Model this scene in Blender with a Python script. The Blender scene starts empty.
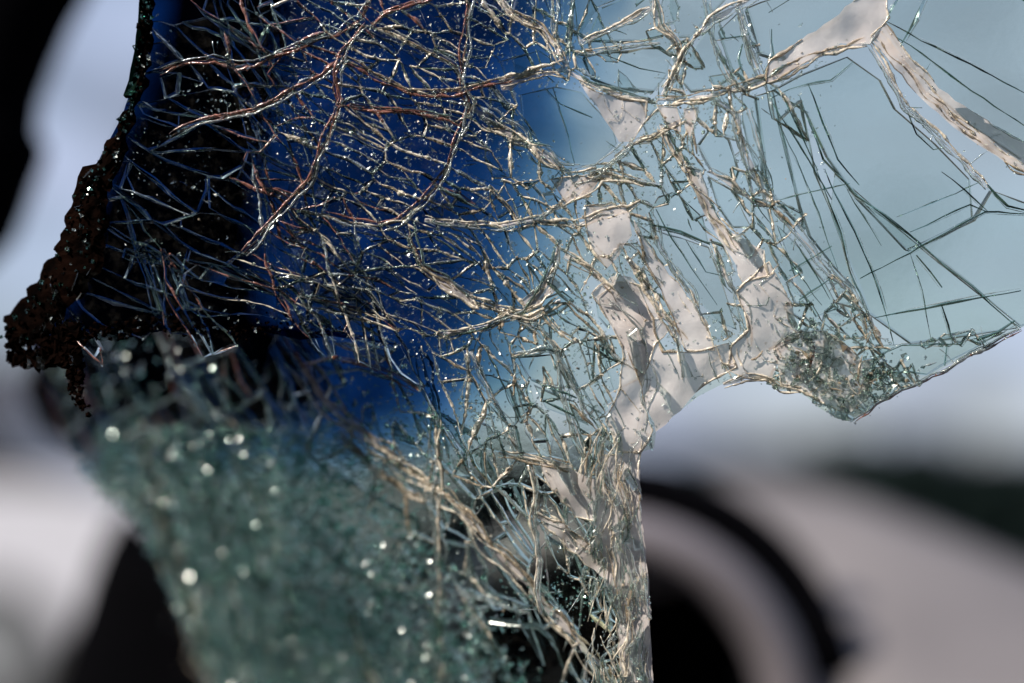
import bpy, bmesh, math, random
from mathutils import Vector, noise
from mathutils.geometry import delaunay_2d_cdt
import numpy as np

random.seed(7)
RND = random.random
def U(a, b): return a + (b - a) * random.random()
scene = bpy.context.scene
COL = scene.collection

# ------------------------------------------------------------------ camera, sky, sun, exposure
LENS, W, H = 50.0, 1024, 683
FPX = LENS / 36.0 * W
CAM = Vector((0.0, 0.0, 1.15))
PITCH = math.radians(4.83)
FW = Vector((0, math.cos(PITCH), math.sin(PITCH)))
RT = Vector((1, 0, 0))
UP = Vector((0, -math.sin(PITCH), math.cos(PITCH)))
FOCUS = 0.3
FSTOP = 2.6
CINF = (LENS * LENS) / (FSTOP * (FOCUS * 1000 - LENS)) * W / 36.0      # blur of infinitely far things, in pixels
cam_d = bpy.data.cameras.new('camera')
cam_d.lens = LENS; cam_d.sensor_width = 36.0
cam_d.clip_start = 0.02; cam_d.clip_end = 2000
cam_d.dof.use_dof = True
cam_d.dof.focus_distance = FOCUS
cam_d.dof.aperture_fstop = FSTOP
cam = bpy.data.objects.new('camera', cam_d)
COL.objects.link(cam)
cam.location = CAM
cam.rotation_euler = (math.radians(90) + PITCH, 0, 0)
scene.camera = cam

SUN_EL, SUN_AZ = math.radians(40), math.radians(234)      # azimuth clockwise from +Y
sun_dir = Vector((math.sin(SUN_AZ) * math.cos(SUN_EL), math.cos(SUN_AZ) * math.cos(SUN_EL), math.sin(SUN_EL)))
sl = bpy.data.lights.new('sun', 'SUN'); sl.energy = 5.0; sl.angle = math.radians(0.6); sl.color = (1.0, 0.93, 0.82)
so = bpy.data.objects.new('sun', sl); COL.objects.link(so)
so.rotation_euler = (-sun_dir).to_track_quat('-Z', 'Y').to_euler()

world = bpy.data.worlds.new('World'); scene.world = world
world.use_nodes = True
nt = world.node_tree; nt.nodes.clear()
n_out = nt.nodes.new('ShaderNodeOutputWorld'); n_bg = nt.nodes.new('ShaderNodeBackground')
n_sky = nt.nodes.new('ShaderNodeTexSky'); n_sky.sky_type = 'NISHITA'; n_sky.sun_disc = False
n_sky.sun_elevation = SUN_EL; n_sky.sun_rotation = SUN_AZ
n_sky.air_density = 1.0; n_sky.dust_density = 0.6
n_tc = nt.nodes.new('ShaderNodeTexCoord'); n_mp = nt.nodes.new('ShaderNodeMapping')
n_mp.inputs['Scale'].default_value = (3.2, 3.2, 9.0); n_mp.inputs['Location'].default_value = (0.35, 0.0, 0.2)
n_ns = nt.nodes.new('ShaderNodeTexNoise'); n_ns.inputs['Scale'].default_value = 2.2; n_ns.inputs['Detail'].default_value = 5
n_rp = nt.nodes.new('ShaderNodeValToRGB')
n_rp.color_ramp.elements[0].position = 0.40; n_rp.color_ramp.elements[1].position = 0.62
n_rp.color_ramp.elements[0].color = (0.60,) * 3 + (1,); n_rp.color_ramp.elements[1].color = (0.97,) * 3 + (1,)
n_ns2 = nt.nodes.new('ShaderNodeTexNoise'); n_ns2.inputs['Scale'].default_value = 2.8; n_ns2.inputs['Detail'].default_value = 3
n_cr = nt.nodes.new('ShaderNodeValToRGB')
n_cr.color_ramp.elements[0].position = 0.43; n_cr.color_ramp.elements[1].position = 0.57
n_cr.color_ramp.elements[0].color = (3.0, 3.4, 4.5, 1); n_cr.color_ramp.elements[1].color = (5.0, 5.7, 7.7, 1)
n_mx = nt.nodes.new('ShaderNodeMix'); n_mx.data_type = 'RGBA'
L = nt.links.new
L(n_tc.outputs['Generated'], n_mp.inputs['Vector']); L(n_mp.outputs[0], n_ns.inputs['Vector']); L(n_mp.outputs[0], n_ns2.inputs['Vector'])
L(n_ns.outputs['Fac'], n_rp.inputs['Fac']); L(n_ns2.outputs['Fac'], n_cr.inputs['Fac'])
L(n_rp.outputs['Color'], n_mx.inputs['Factor']); L(n_sky.outputs['Color'], n_mx.inputs['A']); L(n_cr.outputs['Color'], n_mx.inputs['B'])
L(n_mx.outputs['Result'], n_bg.inputs['Color']); n_bg.inputs['Strength'].default_value = 0.083
L(n_bg.outputs[0], n_out.inputs[0])

scene.view_settings.view_transform = 'Standard'; scene.view_settings.look = 'None'
scene.view_settings.exposure = 0.45; scene.view_settings.gamma = 1.0
scene.render.engine = 'CYCLES'
cy = scene.cycles
cy.max_bounces = 18; cy.transmission_bounces = 16; cy.glossy_bounces = 8; cy.diffuse_bounces = 3; cy.transparent_max_bounces = 20
cy.caustics_reflective = True; cy.caustics_refractive = True
cy.sample_clamp_direct = 0; cy.sample_clamp_indirect = 12
cy.blur_glossy = 0.0
cy.use_denoising = True
try:
    cy.denoiser = 'OPENIMAGEDENOISE'; cy.denoising_input_passes = 'RGB_ALBEDO_NORMAL'; cy.denoising_prefilter = 'ACCURATE'
except Exception: pass

# ------------------------------------------------------------------ helpers
S = FOCUS / FPX                                     # metres per picture pixel at the glass
def at(px, py, D):
    return CAM + FW * D + RT * ((px - 512) / FPX * D) - UP * ((py - 341.5) / FPX * D)

def smooth(a, b, x):
    t = min(1.0, max(0.0, (x - a) / (b - a))); return t * t * (3 - 2 * t)

def tag(o, label=None, cat=None, group=None, kind=None):
    if label: o['label'] = label
    if cat: o['category'] = cat
    if group: o['group'] = group
    if kind: o['kind'] = kind
    return o

def empty(name, loc):
    o = bpy.data.objects.new(name, None); o.empty_display_size = 0.02; o.location = loc
    COL.objects.link(o); return o

def mesh_obj(name, verts, faces, mats, parent=None, fmat=None, smooth_shade=False):
    base = parent.matrix_world.translation if parent else Vector((0, 0, 0))
    if parent: base = parent.location
    me = bpy.data.meshes.new(name)
    me.from_pydata([tuple(Vector(v) - base) for v in verts], [], faces)
    for m in (mats if isinstance(mats, (list, tuple)) else [mats]): me.materials.append(m)
    if fmat is not None: me.polygons.foreach_set('material_index', fmat)
    if smooth_shade: me.polygons.foreach_set('use_smooth', [True] * len(me.polygons))
    me.update()
    o = bpy.data.objects.new(name, me); COL.objects.link(o)
    if parent: o.parent = parent
    return o

def from_bm(name, bm, mat, parent=None, smooth_shade=False):
    me = bpy.data.meshes.new(name)
    base = parent.location if parent else Vector((0, 0, 0))
    bmesh.ops.recalc_face_normals(bm, faces=bm.faces)
    for v in bm.verts: v.co -= base
    bm.to_mesh(me); bm.free()
    for m in (mat if isinstance(mat, (list, tuple)) else [mat]): me.materials.append(m)
    if smooth_shade: me.polygons.foreach_set('use_smooth', [True] * len(me.polygons))
    o = bpy.data.objects.new(name, me); COL.objects.link(o)
    if parent: o.parent = parent
    return o

def new_mat(name):
    m = bpy.data.materials.new(name); m.use_nodes = True
    t = m.node_tree; t.nodes.clear()
    out = t.nodes.new('ShaderNodeOutputMaterial')
    return m, t, out

def principled(name, col, rough=0.5, metallic=0.0, spec=0.5, noise_scale=None, col2=None, bump=0.0, trans=0.0, coat=0.0):
    m, t, out = new_mat(name)
    p = t.nodes.new('ShaderNodeBsdfPrincipled'); t.links.new(p.outputs[0], out.inputs[0])
    p.inputs['Base Color'].default_value = (*col, 1); p.inputs['Roughness'].default_value = rough
    p.inputs['Metallic'].default_value = metallic; p.inputs['Specular IOR Level'].default_value = spec
    p.inputs['Transmission Weight'].default_value = trans; p.inputs['Coat Weight'].default_value = coat
    if noise_scale:
        tc = t.nodes.new('ShaderNodeTexCoord')
        nz = t.nodes.new('ShaderNodeTexNoise'); nz.inputs['Scale'].default_value = noise_scale; nz.inputs['Detail'].default_value = 6
        t.links.new(tc.outputs['Object'], nz.inputs['Vector'])
        if col2:
            r = t.nodes.new('ShaderNodeValToRGB'); r.color_ramp.elements[0].position = 0.35; r.color_ramp.elements[1].position = 0.65
            r.color_ramp.elements[0].color = (*col, 1); r.color_ramp.elements[1].color = (*col2, 1)
            t.links.new(nz.outputs['Fac'], r.inputs['Fac']); t.links.new(r.outputs['Color'], p.inputs['Base Color'])
        if bump:
            b = t.nodes.new('ShaderNodeBump'); b.inputs['Strength'].default_value = bump; b.inputs['Distance'].default_value = 0.3 / noise_scale
            t.links.new(nz.outputs['Fac'], b.inputs['Height']); t.links.new(b.outputs[0], p.inputs['Normal'])
    return m

def glass_mat(name, col, rough, ior=1.5, bump=0.0, bscale=900.0, dust=0.0):
    m, t, out = new_mat(name)
    g = t.nodes.new('ShaderNodeBsdfGlass'); g.inputs['Color'].default_value = (*col, 1)
    g.inputs['Roughness'].default_value = rough; g.inputs['IOR'].default_value = ior
    if bump:
        tc = t.nodes.new('ShaderNodeTexCoord'); nz = t.nodes.new('ShaderNodeTexNoise')
        nz.inputs['Scale'].default_value = bscale; nz.inputs['Detail'].default_value = 3
        b = t.nodes.new('ShaderNodeBump'); b.inputs['Strength'].default_value = bump; b.inputs['Distance'].default_value = 0.0006
        t.links.new(tc.outputs['Object'], nz.inputs['Vector']); t.links.new(nz.outputs['Fac'], b.inputs['Height']); t.links.new(b.outputs[0], g.inputs['Normal'])
    if dust:
        tc = t.nodes.new('ShaderNodeTexCoord'); nz = t.nodes.new('ShaderNodeTexNoise')
        nz.inputs['Scale'].default_value = 420; nz.inputs['Detail'].default_value = 9; nz.inputs['Roughness'].default_value = .72
        r = t.nodes.new('ShaderNodeValToRGB'); r.color_ramp.elements[0].position = .50; r.color_ramp.elements[1].position = .80
        r.color_ramp.elements[0].color = (.0, .0, .0, 1); r.color_ramp.elements[1].color = (dust, dust, dust, 1)
        d = t.nodes.new('ShaderNodeBsdfDiffuse'); d.inputs['Color'].default_value = (.6, .56, .5, 1)
        mx = t.nodes.new('ShaderNodeMixShader'); t.links.new(tc.outputs['Object'], nz.inputs['Vector']); t.links.new(nz.outputs['Fac'], r.inputs['Fac'])
        t.links.new(r.outputs['Color'], mx.inputs[0]); t.links.new(g.outputs[0], mx.inputs[1]); t.links.new(d.outputs[0], mx.inputs[2])
        t.links.new(mx.outputs[0], out.inputs[0]); return m
    t.links.new(g.outputs[0], out.inputs[0]); return m

def attr_film(name):
    """clear interlayer film: dye = transmitted colour, haze = how milky it is, scatter = colour of the haze"""
    m, t, out = new_mat(name)
    a = t.nodes.new('ShaderNodeAttribute'); a.attribute_name = 'dye'
    h = t.nodes.new('ShaderNodeAttribute'); h.attribute_name = 'haze'
    tr = t.nodes.new('ShaderNodeBsdfTransparent'); t.links.new(a.outputs['Color'], tr.inputs['Color'])
    d = t.nodes.new('ShaderNodeBsdfDiffuse'); tl = t.nodes.new('ShaderNodeBsdfTranslucent')
    t.links.new(h.outputs['Color'], d.inputs['Color']); t.links.new(h.outputs['Color'], tl.inputs['Color'])
    ad = t.nodes.new('ShaderNodeMixShader'); ad.inputs[0].default_value = 0.6
    t.links.new(d.outputs[0], ad.inputs[1]); t.links.new(tl.outputs[0], ad.inputs[2])
    gl = t.nodes.new('ShaderNodeBsdfGlossy'); gl.inputs['Roughness'].default_value = 0.12; gl.inputs['Color'].default_value = (1, 1, 1, 1)
    fr = t.nodes.new('ShaderNodeLayerWeight'); fr.inputs['Blend'].default_value = 0.12
    mx = t.nodes.new('ShaderNodeMixShader'); t.links.new(h.outputs['Alpha'], mx.inputs[0])
    t.links.new(tr.outputs[0], mx.inputs[1]); t.links.new(ad.outputs[0], mx.inputs[2])
    m2 = t.nodes.new('ShaderNodeMixShader'); t.links.new(fr.outputs['Fresnel'], m2.inputs[0])
    t.links.new(mx.outputs[0], m2.inputs[1]); t.links.new(gl.outputs[0], m2.inputs[2])
    t.links.new(m2.outputs[0], out.inputs[0]); return m

def milky_film(name, col, clear=0.25):
    m, t, out = new_mat(name)
    tc = t.nodes.new('ShaderNodeTexCoord'); nz = t.nodes.new('ShaderNodeTexNoise'); nz.inputs['Scale'].default_value = 140; nz.inputs['Detail'].default_value = 8
    t.links.new(tc.outputs['Object'], nz.inputs['Vector'])
    r = t.nodes.new('ShaderNodeValToRGB'); r.color_ramp.elements[0].position = 0.3; r.color_ramp.elements[1].position = 0.7
    r.color_ramp.elements[0].color = (col[0] * .78, col[1] * .74, col[2] * .72, 1); r.color_ramp.elements[1].color = (*col, 1)
    t.links.new(nz.outputs['Fac'], r.inputs['Fac'])
    d = t.nodes.new('ShaderNodeBsdfPrincipled'); d.inputs['Roughness'].default_value = 0.24
    t.links.new(r.outputs['Color'], d.inputs['Base Color'])
    n2 = t.nodes.new('ShaderNodeTexNoise'); n2.inputs['Scale'].default_value = 700; n2.inputs['Detail'].default_value = 4
    t.links.new(tc.outputs['Object'], n2.inputs['Vector'])
    b = t.nodes.new('ShaderNodeBump'); b.inputs['Strength'].default_value = 0.3; b.inputs['Distance'].default_value = 0.0003
    t.links.new(n2.outputs['Fac'], b.inputs['Height']); t.links.new(b.outputs[0], d.inputs['Normal'])
    tl = t.nodes.new('ShaderNodeBsdfTranslucent'); t.links.new(r.outputs['Color'], tl.inputs['Color'])
    tr = t.nodes.new('ShaderNodeBsdfTransparent')
    m1 = t.nodes.new('ShaderNodeMixShader'); m1.inputs[0].default_value = 0.28
    t.links.new(d.outputs[0], m1.inputs[1]); t.links.new(tl.outputs[0], m1.inputs[2])
    m2 = t.nodes.new('ShaderNodeMixShader'); m2.inputs[0].default_value = clear
    t.links.new(m1.outputs[0], m2.inputs[1]); t.links.new(tr.outputs[0], m2.inputs[2])
    t.links.new(m2.outputs[0], out.inputs[0]); return m

M_GLASS = glass_mat('clear_green_glass', (0.945, 0.978, 0.968), 0.015, bump=0.06, bscale=260, dust=0.022)
M_CHIP = glass_mat('crushed_glass', (0.95, 0.98, 0.965), 0.27)
M_WALL = glass_mat('fracture_face', (0.92, 0.965, 0.945), 0.20)
M_FLAKE = glass_mat('glass_flake', (0.95, 0.98, 0.965), 0.18)
M_TEAL = glass_mat('teal_flake', (0.80, 0.93, 0.89), 0.16)
M_CRACK = glass_mat('crack_glass', (0.50, 0.66, 0.60), 0.03)
M_FILM = attr_film('interlayer_film')
M_TORN = milky_film('milky_film', (0.95, 0.88, 0.86), 0.30)
M_TAN = milky_film('tan_film', (0.62, 0.52, 0.40), 0.15)
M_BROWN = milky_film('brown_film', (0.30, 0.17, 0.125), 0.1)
M_PALE = milky_film('pale_crack_residue', (0.80, 0.76, 0.70), 0.45)
def strand_mat(name, col, milk, rough=0.16):
    """a crack healed with crushed glass: half clear, half milky, wet gloss"""
    m, t, out = new_mat(name)
    tc = t.nodes.new('ShaderNodeTexCoord'); nz = t.nodes.new('ShaderNodeTexNoise'); nz.inputs['Scale'].default_value = 650; nz.inputs['Detail'].default_value = 6
    t.links.new(tc.outputs['Object'], nz.inputs['Vector'])
    r = t.nodes.new('ShaderNodeValToRGB'); r.color_ramp.elements[0].position = .35; r.color_ramp.elements[1].position = .65
    r.color_ramp.elements[0].color = (milk * .25,) * 3 + (1,); r.color_ramp.elements[1].color = (milk,) * 3 + (1,)
    t.links.new(nz.outputs['Fac'], r.inputs['Fac'])
    g = t.nodes.new('ShaderNodeBsdfGlass'); g.inputs['IOR'].default_value = 1.5; g.inputs['Roughness'].default_value = rough
    g.inputs['Color'].default_value = (.5 + .5 * col[0], .5 + .5 * col[1], .5 + .5 * col[2], 1)
    p = t.nodes.new('ShaderNodeBsdfPrincipled'); p.inputs['Base Color'].default_value = (*col, 1); p.inputs['Roughness'].default_value = rough + .05
    b = t.nodes.new('ShaderNodeBump'); b.inputs['Strength'].default_value = .5; b.inputs['Distance'].default_value = .0005
    n2 = t.nodes.new('ShaderNodeTexNoise'); n2.inputs['Scale'].default_value = 1500; n2.inputs['Detail'].default_value = 3
    t.links.new(tc.outputs['Object'], n2.inputs['Vector']); t.links.new(n2.outputs['Fac'], b.inputs['Height'])
    t.links.new(b.outputs[0], g.inputs['Normal']); t.links.new(b.outputs[0], p.inputs['Normal'])
    mx = t.nodes.new('ShaderNodeMixShader'); t.links.new(r.outputs['Color'], mx.inputs[0]); t.links.new(g.outputs[0], mx.inputs[1]); t.links.new(p.outputs[0], mx.inputs[2])
    t.links.new(mx.outputs[0], out.inputs[0]); return m
S_CLEAR = strand_mat('clear_strand', (.88, .94, .90), .16, .12)
S_CREAM = strand_mat('cream_strand', (.90, .80, .66), .85, .13)
S_TAN = strand_mat('tan_strand', (.62, .50, .36), .55, .13)
S_RED = strand_mat('copper_strand', (.30, .13, .10), .80, .14)  # dark reddish brown, used mostly towards the left
S_GREEN = strand_mat('green_strand', (.25, .38, .32), .25, .12)
M_SEAL = principled('old_sealant', (0.0012, 0.001, 0.001), 0.9, spec=0, noise_scale=220, col2=(0.006, 0.0028, 0.002), bump=0.8)

# ------------------------------------------------------------------ traced layout (picture pixels on the sheet)
UPPER = [(143, -14), (137, 45), (130, 85), (120, 115), (107, 140), (99, 165), (81, 178), (75, 221), (65, 264), (48, 283), (25, 306),
         (9, 331), (14, 345), (60, 342), (100, 333), (130, 337), (165, 330), (200, 335), (260, 331), (300, 340), (330, 336), (400, 346), (440, 420), (500, 500), (560, 590), (600, 700),
         (654, 700), (651, 650), (650, 610), (648, 580), (645, 545), (641, 520), (640, 490), (638, 470), (643, 452), (655, 448), (657, 430),
         (680, 412), (700, 396), (722, 385), (745, 378), (765, 380), (778, 390), (797, 392), (808, 397), (820, 408), (838, 418), (850, 421),
         (868, 411), (878, 403), (900, 392), (930, 377), (965, 357), (1020, 330), (1060, 308), (1060, -14)]
OUTER = [(143, -14), (137, 45), (130, 85), (120, 115), (107, 140), (99, 165), (81, 178), (75, 221), (65, 264), (48, 283), (25, 306),
         (9, 331), (14, 345), (40, 370), (62, 430), (85, 480), (140, 520), (165, 570), (190, 630), (222, 710),
         (654, 710), (651, 650), (650, 610), (648, 580), (645, 545), (641, 520), (640, 490), (638, 470), (643, 452), (655, 448), (657, 430),
         (680, 412), (700, 396), (722, 385), (745, 378), (765, 380), (778, 390), (797, 392), (808, 397), (820, 408), (838, 418), (850, 421),
         (868, 411), (878, 403), (900, 392), (930, 377), (965, 357), (1020, 330), (1060, 308), (1060, -14)]
# ridges of crushed glass and film: points, width, tone (0 brown .. 1 tan .. 2 pale green glass)
RIDGES = [
 ([(160, 72), (185, 63), (215, 60), (240, 66), (256, 66), (301, 47), (338, 35), (361, 20), (373, -8)], 7, 0.25),
 ([(366, 25), (346, 52), (337, 75), (341, 100), (331, 130), (322, 155), (314, 176), (288, 203), (256, 243), (244, 253)], 9, 0.15),
 ([(173, 137), (200, 124), (256, 112), (293, 92), (323, 77), (345, 58)], 6, 0.3),
 ([(372, 26), (385, 14), (404, 8), (424, 4), (440, -6)], 5, 0.3),
 ([(374, 26), (406, 42), (436, 55), (456, 67), (463, 84)], 8, 0.45),
 ([(345, 60), (365, 70), (385, 82), (410, 92), (432, 95), (460, 90), (490, 84), (512, 80)], 7, 0.5),
 ([(350, 105), (368, 108), (396, 110), (425, 115), (450, 118), (465, 124)], 8, 0.35),
 ([(471, -8), (466, 40), (462, 80), (470, 105), (463, 130), (455, 150), (446, 171), (438, 186), (424, 201), (400, 222), (380, 227), (350, 222), (322, 214)], 9, 0.4),
 ([(438, 188), (455, 196), (476, 205)], 7, 0.3),
 ([(424, 221), (470, 225), (500, 227), (540, 219), (562, 205)], 8, 0.85),
 ([(408, 223), (415, 248), (421, 266), (446, 281), (466, 296), (477, 308)], 11, 0.6),
 ([(470, 108), (490, 122), (512, 135), (540, 155), (572, 176)], 22, 1.0),
 ([(494, -6), (512, 14), (540, 30), (554, 46), (566, 68)], 9, 1.1),
 ([(500, 86), (530, 76), (565, 70)], 15, 0.85),
 ([(566, 72), (592, 86), (620, 97), (650, 100)], 10, 1.1),
 ([(580, 45), (610, 29), (650, 10)], 7, 1.0),
 ([(576, 54), (610, 50), (660, 43)], 6, 1.7),
 ([(552, -4), (554, 30), (560, 60)], 6, 1.4),
 ([(572, -4), (570, 30), (568, 62)], 5, 1.4),
 ([(651, -8), (660, 25), (676, 46), (681, 60), (671, 80), (662, 96)], 13, 1.0),
 ([(664, 90), (685, 50), (710, 22), (740, 5), (762, -6)], 7, 0.9),
 ([(656, 101), (690, 100), (712, 96), (740, 88), (768, 80), (800, 64), (830, 52), (864, 42)], 10, 0.7),
 ([(704, -4), (712, 40), (730, 80), (744, 94)], 8, 1.5),
 ([(738, 8), (746, 40), (760, 76)], 7, 1.3),
 ([(690, 128), (692, 155)], 6, 0.5),
 ([(716, 100), (735, 115), (740, 140), (752, 171), (768, 200)], 13, 1.2),
 ([(748, 110), (757, 140), (764, 171), (772, 198)], 6, 1.5),
 ([(630, 145), (650, 138), (668, 128), (690, 118)], 7, 0.9),
 ([(632, 142), (612, 160), (600, 172), (570, 180)], 9, 1.3),
 ([(660, 125), (672, 150), (690, 175), (710, 215), (738, 250)], 11, 1.0),
 ([(708, 172), (732, 186), (752, 200), (768, 206)], 9, 1.2),
 ([(866, 40), (880, 62), (896, 92), (905, 110), (930, 130), (965, 165), (986, 188)], 6, 1.5),
 ([(874, 34), (900, 62), (925, 92), (950, 118), (985, 146), (1030, 176)], 9, 0.9),
 ([(768, 200), (790, 225), (810, 250), (830, 275), (848, 290), (860, 310), (872, 340)], 8, 1.7),
 ([(560, 205), (580, 190), (600, 176), (625, 180), (645, 184)], 10, 0.8),
 ([(540, 222), (575, 226), (600, 215), (628, 210), (640, 200)], 10, 0.8),
 ([(565, 255), (590, 270), (612, 290), (620, 300)], 9, 0.75),
 ([(648, 214), (655, 235), (672, 268), (690, 292), (702, 320)], 8, 1.5),
 ([(712, 245), (725, 275), (742, 305), (748, 330)], 10, 1.5),
 ([(625, 255), (645, 285), (665, 320), (682, 345)], 9, 1.0),
 ([(560, 240), (556, 262), (545, 285), (535, 300), (520, 315)], 7, 0.8),
 ([(512, 318), (540, 330), (556, 352), (575, 390), (592, 420)], 7, 1.6),
 ([(470, 300), (500, 310), (530, 318), (560, 300)], 8, 0.9),
 ([(440, 335), (470, 330), (500, 322), (540, 305)], 7, 0.8),
 ([(722, 384), (745, 376), (765, 378), (780, 388), (800, 390)], 7, 0.7),
 ([(768, 350), (782, 340), (800, 335), (812, 350), (806, 385)], 8, 0.6),
 ([(852, 420), (866, 412), (875, 403), (888, 399), (900, 390), (913, 386), (930, 375), (944, 370), (965, 356), (985, 348), (1002, 337), (1020, 329)], 4, 0.2),
 ([(537, 512), (562, 527), (592, 552), (614, 575)], 10, 0.8),
 ([(500, 452), (530, 460), (572, 468)], 8, 0.8),
 ([(530, 460), (536, 490), (533, 520), (539, 560), (537, 590), (541, 612)], 5, 1.2),
 ([(470, 352), (490, 390), (508, 425), (522, 460)], 8, 1.3),
 ([(466, 345), (469, 370), (466, 400)], 5, 1.5),
 ([(556, 352), (566, 400), (580, 440), (590, 470)], 8, 1.4),
 ([(512, 356), (545, 350), (556, 352)], 5, 1.2),
 ([(604, 300), (640, 330), (650, 380), (640, 430)], 8, 1.5),
]
LOW_RIDGES = [
 ([(306, 367), (326, 400), (356, 425), (406, 465), (436, 487), (463, 507), (512, 565), (582, 642), (616, 690)], 10, 0.85),
 ([(303, 363), (335, 357), (365, 362), (395, 372), (420, 390)], 6, 0.4),
 ([(420, 345), (436, 400), (438, 470), (440, 540), (438, 620), (440, 690)], 12, 1.6),
 ([(340, 430), (380, 470), (410, 490), (430, 500)], 7, 0.6),
 ([(148, 440), (160, 500), (180, 560), (196, 620), (216, 700)], 24, 0.55),
 ([(310, 535), (345, 565), (380, 580), (440, 590)], 5, 1.6),
 ([(456, 587), (490, 598), (530, 612)], 4, 1.8),
 ([(471, 604), (498, 647)], 4, 1.8),
 ([(350, 600), (365, 650), (385, 700)], 6, 0.7),
 ([(215, 440), (220, 520), (240, 600), (255, 700)], 8, 1.6),
 ([(470, 540), (475, 600), (480, 690)], 5, 1.7),
]
# single dark cracks in the big clear panes at the right: points, width
CRACKS = [
 ([(798, 97), (815, 140), (822, 160), (833, 172), (855, 196), (883, 216), (920, 246), (945, 268), (970, 286), (988, 304), (1018, 328)], 2.6),
 ([(807, 86), (822, 124), (836, 160), (858, 186)], 2.2),
 ([(770, 99), (788, 90), (805, 85), (830, 81), (852, 62)], 2.0),
 ([(815, 171), (828, 203), (840, 233), (848, 271), (858, 293), (873, 330)], 2.0),
 ([(823, 171), (839, 205), (853, 231), (868, 266), (878, 291), (893, 345)], 2.2),
 ([(858, 279), (880, 268), (908, 253), (945, 233), (983, 212), (1034, 215)], 2.2),
 ([(908, 233), (940, 218), (968, 205), (985, 212)], 1.8),
 ([(873, 318), (905, 312), (940, 305), (975, 298), (1018, 291)], 2.6),
 ([(778, 201), (813, 192), (848, 184)], 1.6),
 ([(895, 218), (930, 204), (953, 195), (976, 183)], 1.3),
 ([(798, 300), (828, 280)], 2.4), ([(788, 271), (810, 258), (830, 247)], 2.4),
 ([(940, 306), (946, 325), (951, 344)], 2.0), ([(975, 340), (995, 332), (1013, 321)], 4.0),
 ([(915, 256), (928, 272), (940, 288)], 2.2), ([(908, 253), (920, 290), (929, 340)], 1.2),
 ([(880, 20), (920, 42), (968, 65), (1034, 101)], 1.8), ([(885, 32), (920, 55), (970, 92), (1034, 136)], 1.4),
 ([(926, -6), (914, 20), (898, 48)], 3.2), ([(884, 20), (900, -6)], 2.4),
 ([(770, 30), (772, 55), (762, 75)], 2.0), ([(772, 105), (800, 150), (830, 200)], 1.4), ([(775, 120), (800, 170), (818, 215), (836, 270)], 1.4),
 ([(782, 98), (800, 135), (816, 171)], 1.6), ([(985, 212), (962, 190), (940, 172)], 1.8), ([(985, 186), (1005, 207), (1034, 214)], 2.2),
 ([(905, 112), (915, 135), (932, 150), (945, 148)], 1.4), ([(553, 90), (565, 125), (575, 166)], 1.6), ([(545, 90), (560, 105), (580, 113), (592, 118)], 1.6),
 ([(648, 225), (680, 232), (709, 245)], 2.6), ([(655, 210), (672, 240), (690, 268), (716, 305)], 1.6), ([(685, 240), (705, 272), (718, 275)], 1.6),
 ([(772, 232), (790, 262), (805, 285), (820, 305)], 1.3), ([(793, 240), (815, 275), (828, 300)], 1.3),
 ([(870, 360), (900, 345), (960, 344)], 1.6), ([(860, 375), (905, 372), (925, 374)], 2.0), ([(945, 344), (943, 365)], 2.2),
 ([(531, 380), (552, 388), (576, 398)], 2.6), ([(545, 402), (575, 416)], 2.2), ([(745, 165), (752, 200), (770, 225)], 1.4),
 ([(600, 55), (640, 70), (665, 75)], 1.2), ([(720, 40), (742, 37), (748, 34)], 2.6), ([(742, 45), (738, 60), (742, 75)], 1.8),
 ([(1010, -6), (1034, 12)], 1.2), ([(768, 14), (790, 0)], 1.2), ([(845, 190), (870, 230), (880, 246)], 1.6),
]
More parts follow.
